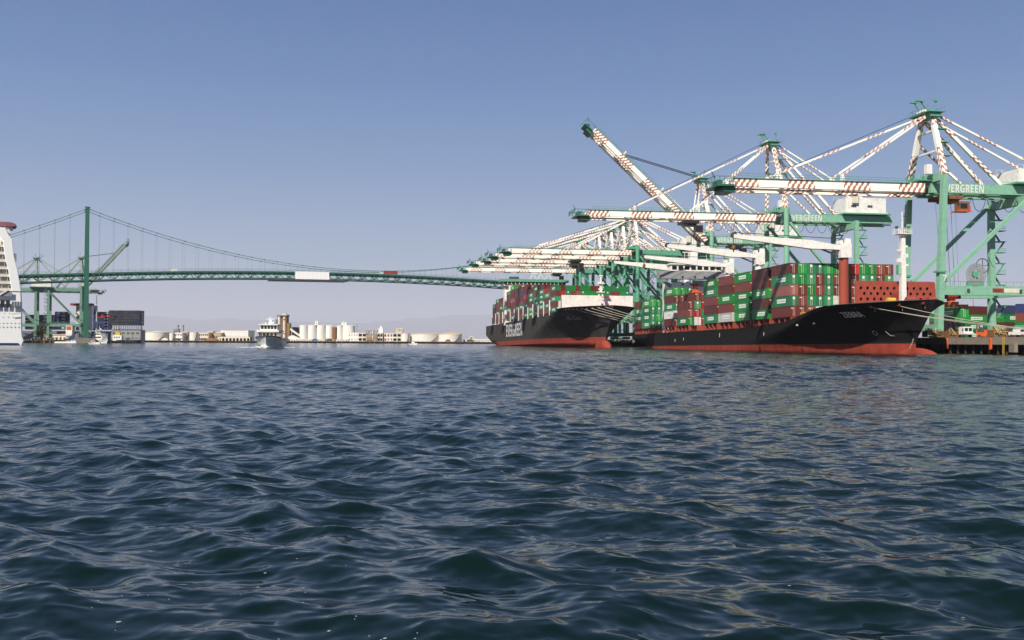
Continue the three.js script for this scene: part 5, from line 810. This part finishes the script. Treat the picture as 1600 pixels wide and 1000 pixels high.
{ // grey container ship lying behind the left bank
  const D = 834, X = (x) => PX(x, D), t = thing('container_ship', 'grey container ship with dark stacked boxes behind the bridge tower', 'ship', [0, 0, -D - 6]);
  B().box((X(20) + X(171)) / 2, 5.4, -12, X(171) - X(20), 9.6, 24).mesh('hull', M.slate, t); B().box((X(171) + X(218)) / 2, 6, -2.5, X(218) - X(171) - 0.4, 11, 11).mesh('stern_block', M.grey, t); for (let i = 0; i < 6; i++) put('mooring_opening', B().box(X(176 + i * 7.4), 8.6, 3.04, 2.2, 1.4, 0.12).geo(), M.darkgrey, t); B().box((X(171) + X(218)) / 2, 4.2, 3.05, X(218) - X(171) - 1, 0.5, 0.16).mesh('rubbing_band', M.slate, t);
  for (let i = 0; i < 14; i++) put('lashing_post', B().box(X(172.6 + i * 3.45), 13.2, 2.4, 0.42, 4.0, 0.42).geo(), M.cream, t);
  B().box((X(172) + X(219)) / 2, 11.6, 2.4, X(219) - X(172), 0.5, 0.8).mesh('lashing_rail', M.cream, t); B().box(X(217.7), 18, 0, 0.6, 15, 1).mesh('corner_post', M.white, t);
  const w = B().box(X(114), 22, -16, X(123) - X(104), 22, 10).mesh('deckhouse', M.cream, t); B().box(X(112), 34, -14, X(130) - X(98), 2, 8).mesh('bridge_wing', M.boot, w); for (let i = 0; i < 5; i++) put('window', B().box(X(107 + i * 3.5), 31, -10.9, 1.2, 1, 0.1).geo(), M.glass, w); B().box(X(133), 22, -14, 2.6, 22, 3).mesh('funnel', M.navy, t);
  const g = 'blue and red boxes on the far left ship';
  for (let s2 = 0; s2 < 2; s2++) for (let k = 0; k < 6; k++) { const red = s2 === 1 && k === 4, c = container(red ? 'r' : 'n', s2 ? `${red ? 'bright red' : 'navy blue'} container, ${ORD[k]} in the stack just right of the bridge tower` : `navy blue container, ${ORD[k]} in the stack between the left crane legs`, g, { H: 2.59, parts: 0 }); c.rotation.y = Math.PI / 2; c.position.set(X(s2 ? 161 : 94), 11.4 + k * 2.62, -D - 4); B().box(-1.24, 1.5, 1.4, 0.06, 0.75, 3).mesh('name_panel', M.white, c); }
  const r = rng(66), mats = COL.R[0], n = 14 * 5 + 9 * 5, im = new THREE.InstancedMesh(boxShapes(12.19, 2.59).body, boxPaint(1, 1, 1), n), m4 = new THREE.Matrix4(); let i = 0; void mats;
  const tone = () => [C(0.035, 0.04, 0.05), C(0.025, 0.03, 0.07), C(0.06, 0.04, 0.04), C(0.05, 0.055, 0.06)][Math.floor(r() * 4)];
  for (let c = 0; c < 14; c++) for (let k = 0; k < 5; k++) { im.setMatrixAt(i, m4.makeTranslation(X(172.6 + c * 3.3) , 15.3 + k * 2.62, -D - 5)); im.setColorAt(i++, tone()); }
  for (let c = 0; c < 9; c++) for (let k = 0; k < 5; k++) { im.setMatrixAt(i, m4.makeTranslation(X(34 + c * 5.4), 11.4 + k * 2.62, -D - 14)); im.setColorAt(i++, tone()); }
  im.name = 'stacked_containers_far'; im.name = numbered('stacked_containers'); tag(im, 'dark mass of stacked boxes seen end on, behind the tug', 'containers'); stuff(im); im.castShadow = im.receiveShadow = true; scene.add(im);
}
{ // yacht, mast, tug and small boats at the left bank
  const yacht = (x, D, L, turn, label) => { const t = thing('motor_yacht', label, 'yacht', [PX(x, D), 0, -D], turn); hullOf(L, L * 0.11, 2.3, L * 0.08, M.white, 'hull', t); const d = B().box(0, 3.3, -L * 0.5, L * 0.2, 2.1, L * 0.62).mesh('main_saloon', M.white, t); B().box(0, 5.3, -L * 0.52, L * 0.17, 1.8, L * 0.42).mesh('upper_deck', M.white, t); B().box(0, 6.3, -L * 0.54, L * 0.19, 0.25, L * 0.48).mesh('hardtop', M.white, t); B().box(0, 3.6, -L * 0.5, L * 0.2 + 0.1, 0.8, L * 0.5).mesh('window_band', M.glass, d); B().box(0, 5.5, -L * 0.52, L * 0.17 + 0.1, 0.7, L * 0.36).mesh('window_band', M.glass, d); B().rod(V(0, 6.3, -L * 0.5), V(0, 10.5, -L * 0.52), 0.16, 0.1).box(0, 8, -L * 0.5, 2.2, 0.25, 0.6).ball(0.6, 8.6, -L * 0.5, 0.5).mesh('radar_mast', M.white, t); t.scale.setScalar(1.3); return t; };
  yacht(169, 764, 18, Math.PI * 0.3, 'white motor yacht with three decks in front of the blue stack');
  const sail = thing('sailing_yacht', 'white sailing yacht with tall bare mast right of the bridge tower', 'yacht', [PX(163, 782), 0, -782], Math.PI * 0.5); hullOf(16, 2.1, 1.6, 1.6, M.white, 'hull', sail); B().box(0, 1.9, -8, 2.6, 0.9, 6).mesh('cabin', M.white, sail); B().rod(V(0, 1.4, -6.5), V(0, 39, -6.5), 0.42, 0.24).mesh('mast', M.white, sail); B().rod(V(0, 3.2, -6.7), V(0, 3, -13), 0.22).mesh('boom', M.blue, sail); B().rod(V(0, 26, -6.5), V(2.5, 26, -6.5), 0.09).rod(V(0, 26, -6.5), V(-2.5, 26, -6.5), 0.09).mesh('spreader', M.white, sail);
  const grey = thing('work_boat', 'low grey work boat between the yacht and the tug', 'boat', [PX(176, 770), 0, -770], Math.PI * 0.5); hullOf(16, 2.6, 2.4, 1.2, M.slate, 'hull', grey); B().box(0, 2.9, -9, 3.2, 1.8, 5).mesh('wheelhouse', M.grey, grey); B().box(0, 3.2, -6.45, 2.6, 0.8, 0.1).mesh('window', M.glass, grey);
  const tug = thing('tug_boat', 'black hulled tug with white wheelhouse in front of the grey ship', 'boat', [PX(174, 776), 0, -776], -Math.PI * 0.5 + 0.08); hullOf(22.5, 3.2, 2.6, 1.5, M.hull, 'hull', tug, M.brown); { const h = B().box(0, 4.2, -5.4, 5, 4.4, 7).mesh('deckhouse', M.white, tug); B().box(0, 7.6, -5.6, 3.6, 2.4, 3.6).mesh('wheelhouse', M.yellow, h); for (const z of [-3.4, -5.2, -7]) put('window', B().box(2.53, 4.8, z, 0.08, 0.9, 1.1).geo(), M.glass, h); B().rod(V(0, 8.8, -6.5), V(0, 15, -6.5), 0.18, 0.1).box(0, 12, -6.5, 1.6, 0.3, 0.6).mesh('mast', M.darkgrey, h); B().box(0, 3.6, -13, 2.4, 1.6, 2.4).rod(V(0, 2, -17), V(0, 7, -17), 0.2).mesh('towing_gear', M.darkgrey, tug); for (let i = 0; i < 6; i++) put('tyre_fender', (() => { const g = new THREE.TorusGeometry(0.5, 0.2, 6, 12); g.rotateY(Math.PI / 2); g.translate(3.2, 1.5, -4 - i * 2.8); return g; })(), M.darkgrey, tug); }
  const sb = thing('fishing_boat', 'small white boat with low cabin floating before the bridge tower', 'boat', [PX(137, 560), 0, -560], -Math.PI * 0.5 + 0.25); hullOf(7.2, 1.3, 1.25, 0.9, M.white, 'hull', sb); B().box(0, 1.7, -3, 1.7, 1.2, 1.8).mesh('cabin', M.white, sb); B().box(0.9, 1.85, -3, 0.06, 0.5, 1.3).mesh('window', M.glass, sb); B().rod(V(0, 2.2, -3.6), V(0, 4.2, -3.6), 0.05).mesh('mast', M.white, sb); B().box(0, 1.2, -5.6, 0.9, 0.8, 0.8).mesh('engine_box', M.darkgrey, sb);
  const sb2 = thing('motor_boat', 'tiny white and red boat crossing before the small tank', 'boat', [PX(638, 700), 0, -700], -Math.PI / 2); hullOf(7, 1.3, 1.2, 0.7, M.white, 'hull', sb2); B().box(0, 1.8, -3.6, 1.8, 1.4, 2.2).mesh('cabin', M.white, sb2); B().box(0, 2.7, -3.6, 2, 0.3, 2.6).mesh('roof', paint(0.5, 0.06, 0.04), sb2);
  const dock = thing('floating_dock', 'long white floating dock on the water left of the small boat', 'dock', [PX(112, 772), 0, -772]); for (let i = 0; i < 6; i++) put('float', B().box(-11 + i * 4, 0.5, 0, 3.9, 1.3, 2.6).geo(), M.white, dock); for (let i = 0; i < 5; i++) put('pile', B().rod(V(-10 + i * 5, -1, -1.8), V(-10 + i * 5, 4.2, -1.8), 0.22).geo(), M.wood, dock);
  [[94, 'leftmost moored boat under a blue cover behind the dock', M.blue], [101, 'moored boat under a grey cover behind the dock', M.slate], [109, 'moored boat with long blue cover behind the dock', M.blue], [117, 'moored boat under a dark cover near the tower', M.darkgrey], [125, 'moored boat with blue cover beside the tower pier', M.blue], [131.5, 'moored boat right of the tower pier under blue canvas', M.navy]].forEach(([x, lab, m], i) => { const t = thing('moored_boat', lab, 'boat', [PX(x, 784), 0, -784 - (i % 2) * 3], 0.4 + i * 0.2, 'covered boats in the small marina'); hullOf(9, 1.7, 1.9, 0.8, i % 3 ? M.white : M.cream, 'hull', t); const s = new THREE.Shape(); s.moveTo(-1.7, 1.8); s.lineTo(0, 3.3); s.lineTo(1.7, 1.8); const g = new THREE.ExtrudeGeometry(s, { depth: 6, bevelEnabled: false }); g.translate(0, 0, -8); put('cover', metreUV(flat(g)), m, t); B().rod(V(0, 1.8, -4), V(0, 7 + i, -4), 0.07).mesh('mast', M.cream, t); });
  const ks = thing('signal_house', 'white and red narrow house on the bank between the left cranes', 'building', [PX(110, 808), 2, -808]); B().box(0, 6, 0, 5.4, 12, 5).mesh('wall', M.white, ks); B().box(0, 10.2, 2.55, 4, 2.6, 0.3).mesh('red_panel', paint(0.5, 0.09, 0.03), ks); for (let i = 0; i < 3; i++) put('window', B().box(-1.6 + i * 1.6, 3.4, 2.55, 0.9, 1.5, 0.12).geo(), M.glass, ks); B().box(0, 12.2, 0, 6, 0.4, 5.6).mesh('roof', M.cream, ks);
}
{ // the white boat coming toward us
  const D = 318, t = thing('passenger_boat', 'white two-deck motor boat heading toward the camera mid channel', 'boat', [PX(415, D), 0, -D], 0.12), L = 24;
  const h = hullShape({ L, half: 4.15, H: (z) => lerp(4.1, 3.0, smooth(0, -12, z)), stem: (e) => -2.4 * (1 - Math.min(1, Math.max(0, e / 4.1))), entryD: 7.5, entryW: 14, flare: 1.0, rise: () => -3, tuck: 1, run: 0.01 });
  h.sheet(() => -0.7, (q) => q, 14).mesh('hull', paint(0.78, 0.80, 0.80), t); h.deck(0.4).mesh('deck', M.cream, t);
  const gw = B(); for (let i = 0; i < 20; i++) for (const s of [-1, 1]) { const a = -0.05 - i * 1.1, b = a - 1.1; gw.beam(h.at(a, h.H(a) - 0.05, s), h.at(b, h.H(b) - 0.05, s), 0.28, 0.34); } gw.mesh('dark_gunwale', M.darkgrey, t);
  const tier = (y0, y1, zf, zb, w, name, n, wy) => { const s = new THREE.Shape(); s.moveTo(-w / 2, -zb); s.lineTo(-w / 2, -zf - 1.6); s.lineTo(-w * 0.32, -zf); s.lineTo(w * 0.32, -zf); s.lineTo(w / 2, -zf - 1.6); s.lineTo(w / 2, -zb); const g = new THREE.ExtrudeGeometry(s, { depth: y1 - y0, bevelEnabled: false }); g.rotateX(Math.PI / 2); g.translate(0, y1, 0); const p = g.attributes.position; for (let i = 0; i < p.count; i++) p.setZ(i, p.getZ(i)); const m = put(name, metreUV(flat(g)), M.white, t); return m; };
  void tier;
  const cabin = B().box(0, 4.1, -12.5, 6.4, 2.6, 13).mesh('main_cabin', M.white, t), pilot = B().box(0, 6.9, -12, 5.6, 1.7, 8).mesh('pilot_house', M.white, t);
  B().box(0, 5.75, -12.2, 7.4, 0.62, 14.4).mesh('upper_deck_edge', M.white, t); B().box(0, 7.95, -12, 6.4, 0.3, 9.4).mesh('roof', M.white, t); B().box(0, 3.4, -5.7, 5.6, 0.8, 1).mesh('fore_cabin', M.white, t);
  for (let i = 0; i < 5; i++) { put('window', B().box(-2.5 + i * 1.25, 4.55, -5.96, 0.86, 1.05, 0.1).geo(), M.glass, cabin); put('window', B().box(-2.15 + i * 1.08, 6.95, -7.96, 0.8, 1.0, 0.1).geo(), M.glass, pilot); }
  for (const s of [-1, 1]) for (let i = 0; i < 4; i++) { put('side_window', B().box(s * 3.22, 4.5, -8 - i * 2.4, 0.1, 1, 1.6).geo(), M.glass, cabin); if (i < 3) put('side_window', B().box(s * 2.82, 6.95, -9.4 - i * 2.1, 0.1, 0.9, 1.5).geo(), M.glass, pilot); }
  B().beam(V(0, 8, -12), V(0, 10.2, -12.4), 1.2, 0.8, 0.6, 0.5).box(0, 9.9, -12.2, 2.9, 0.2, 0.5).box(0, 10.35, -12.2, 0.5, 0.4, 0.5).ball(1, 8.5, -12, 0.4).ball(-1.5, 8.4, -12, 0.35).mesh('radar_mast', M.white, t);
  for (const [x, y] of [[-2.6, 11.9], [2.9, 11.9]]) B().rod(V(x, 8, -12), V(x, y, -12), 0.05, 0.03).mesh('antenna', M.white, t);
  const rl = B(); for (let i = 0; i < 9; i++) for (const s of [-1, 1]) { const z = -0.8 - i * 0.9, p = h.at(z, h.H(z), s); rl.rod(p, p.clone().add(V(0, 0.9, 0)), 0.035, 0.035, 4); } rl.mesh('bow_railing', M.white, t);
  const r = rng(19), f = B(); for (let i = 0; i < 320; i++) { const s = r() < 0.55 ? -1 : 1, q = r(), z = -1.8 - q * 7, w = h.width(z, 0.3, h.H(z)) + 0.15 + q * q * 7.5 * r(); const g = new THREE.IcosahedronGeometry(0.16 + 0.32 * r() * (1 - q * 0.6), 0); g.scale(1.5, 0.55, 1.2); g.rotateY(r() * 6); g.translate(s * w, 0.12 + (1 - q) * 0.9 * r() * r(), z); f.add(g); }
  const bw = stuff(f.mesh('bow_wave', M.foam, scene)); tag(bw, 'white spray and foam at the bow of the white motor boat', 'foam'); bw.position.copy(t.position); bw.rotation.y = t.rotation.y;
}
// ---------------------------------------------------------------- container yard on the right
{
  const G = 'containers in the yard on the right', yard = (c, x, D, k, turn, label, o = {}) => { const t = container(c, label, G, { panel: 'gtW'.includes(c) && !o.end, disc: 0, panelX: -1, shift: 0, ...o }); t.rotation.y = turn; t.position.set(PX(x, D), 4.0 + (o.y ?? k * 2.92), -D); return t; };
  const side = Math.PI / 2 - 0.5; // long side toward us, receding to the left
  const S = Math.PI / 2 + 0.42;
  void side;
  for (let i = 0; i < 3; i++) { yard('gbg'[i], 1471.5 + i * 8.1, 318, 0, 0.05, `${COL['gbg'[i]][1]} container, lowest, ${NTH[i]} of the end-on stack under the spreader`, { end: 1 }); yard('PPg'[i], 1471.5 + i * 8.1, 318, 1, 0.05, `${COL['PPg'[i]][1]} container, middle tier, ${NTH[i]} of the end-on stack under the spreader`, { end: 1 }); yard('ggg'[i], 1471.5 + i * 8.1, 318, 2, 0.05, `bright green container, top tier, ${NTH[i]} of the end-on stack under the spreader`, { end: 1 }); }
  const rows = [[1522, 338, ['g', 'g', 'g', 'R'], 'stack behind the white truck'], [1548, 352, ['R', 'R', 'b', 'R'], 'stack just right of the white truck stack'], [1583, 330, ['R', 'R', 'g', 'n'], 'stack at the right edge'], [1612, 318, ['b', 'g', 'b', 'B'], 'stack cut by the right edge'], [1497, 372, ['R', 'b', 'R', 'R'], 'stack behind the end-on boxes']];
  for (const [x, D, cs, where] of rows) cs.forEach((c, k) => yard(c, x, D, k, S, `${COL[c][1]} container, ${ORD[k]} tier, ${where}`, { panelX: -1 }));
  const held = container('g', 'bright green container hanging under the orange spreader', 'containers in the yard on the right', { panel: 1, parts: 2 });
  const cr = scene.getObjectByName('quay_crane'); cr.updateMatrixWorld(true); const p = V(9, 5.4, 0).applyMatrix4(cr.matrixWorld); held.position.copy(p); held.rotation.y = YAW;
  // white yard truck
  const t = thing('yard_truck', 'white cab-over yard truck with two dark windows on the wharf', 'truck', [PX(1509, 248), 4.02, -248], 0.15);
  const cab = B().box(0, 1.9, 0, 2.5, 1.5, 2.2).box(0, 1.1, 0.1, 2.7, 0.5, 2.4).box(0, 2.7, -0.1, 2.1, 0.2, 1.9).mesh('cab', M.white, t); B().box(0, 0.85, -3, 2.3, 0.4, 7).mesh('chassis', M.yellow, t);
  for (const x of [-0.56, 0.56]) put('window', B().box(x, 2.1, 1.11, 0.86, 0.85, 0.08).geo(), M.glass, cab); for (const x of [-0.9, 0.9]) put('headlamp', B().box(x, 1.1, 1.33, 0.3, 0.2, 0.06).geo(), M.cream, cab); for (const x of [-1.1, 1.1]) for (const z of [0.2, -4.4, -5.6]) put('wheel', B().disc(x, 0.5, z, 0.5, 0.4, 'x', 16).geo(), M.darkgrey, t); for (const x of [-1.45, 1.45]) put('mirror', B().box(x, 2.1, 0.9, 0.25, 0.5, 0.1).geo(), M.darkgrey, cab);
  const heap = (x, D, w, n, label, seed) => { const q = thing('lashing_bin', label, 'equipment', [PX(x, D), 4.02, -D], YAW), r = rng(seed); B().box(0, 0.25, 0, w, 0.3, 2.4).mesh('tray', M.brown, q); for (const s of [-1, 1]) B().box(s * w / 2, 0.9, 0, 0.15, 1.6, 2.4).mesh('end_frame', M.brown, q); for (let i = 0; i < n; i++) { const a = V((r() - 0.5) * w, 0.4 + r() * 0.8, (r() - 0.5) * 2), b = V((r() - 0.5) * w, 0.6 + r() * 2, (r() - 0.5) * 2); put('lashing_rod', B().rod(a, b, 0.09, 0.09, 5).geo(), [M.beige, M.brown, M.yellow, M.wood][Math.floor(r() * 4)], q); } };
  heap(1458, 250, 4.6, 46, 'heap of yellow and rusty lashing rods beside the ship bow', 4); heap(1562, 228, 4.6, 40, 'heap of rusty lashing rods in a frame right of the truck', 9); heap(1486, 246, 2.6, 18, 'small bin of lashing gear left of the white truck', 14);
  const fl = thing('forklift', 'orange forklift working beside the white truck', 'forklift', [PX(1540, 262), 4.02, -262], 0.7); B().box(0, 1, 0, 2.4, 1.2, 3.6).box(0, 1.9, 0.9, 2.2, 0.7, 1.6).mesh('body', M.orange, fl); B().box(0, 2.3, -0.6, 1.8, 1.3, 1.5).mesh('cab', M.darkgrey, fl); for (const x of [-0.7, 0.7]) B().box(x, 2, -2, 0.2, 4, 0.25).mesh('mast', M.orange, fl); for (const x of [-1.1, 1.1]) for (const z of [-1.1, 1.2]) put('wheel', B().disc(x, 0.5, z, 0.5, 0.4, 'x', 14).geo(), M.darkgrey, fl);
  const pole = thing('lamp_post', 'thin grey lamp post behind the portal of the nearest crane', 'lamp post', [PX(1521, 380), 4, -380]); B().rod(V(0, 0, 0), V(0, 20, 0), 0.2, 0.12).mesh('pole', M.grey, pole); B().box(0.6, 20, 0, 1.6, 0.2, 0.4).mesh('lamp', M.grey, pole);
  const car = thing('pickup_truck', 'white pickup parked on the wharf at the right edge', 'car', [PX(1594, 224), 4.02, -224], 0.3); B().box(0, 0.9, 0, 1.9, 0.7, 5).mesh('body', M.white, car); B().box(0, 1.55, -0.2, 1.7, 0.7, 2).mesh('cab', M.white, car); B().box(0, 1.55, 0.82, 1.4, 0.5, 0.06).mesh('window', M.glass, car); for (const x of [-0.85, 0.85]) for (const z of [-1.6, 1.6]) put('wheel', B().disc(x, 0.36, z, 0.36, 0.25, 'x', 14).geo(), M.darkgrey, car);
  // orange spreader lying on the boxes before the near ship's deckhouse
  const sp = thing('container_spreader', 'orange lifting spreader resting on boxes before the grey bridge wing', 'spreader'); B().box(0, 0.4, 0, 2.4, 0.5, 11).box(0, 1.0, 0, 2.2, 0.9, 3).beam(V(-1, 1.2, 1), V(0, 3.2, 0.4), 0.5, 0.5).beam(V(1, 1.2, 1), V(0, 3.2, 0.4), 0.5, 0.5).box(0, 3.2, 0.2, 2.6, 0.8, 1.2).mesh('frame', M.orange, sp); B().disc(-0.6, 3.3, 0.9, 0.5, 0.3).disc(0.6, 3.3, 0.9, 0.5, 0.3).mesh('sheave', M.boot, sp); onShip(near, sp, -10.4, 21.4, -138.5);
}
renderer.render(scene, camera);
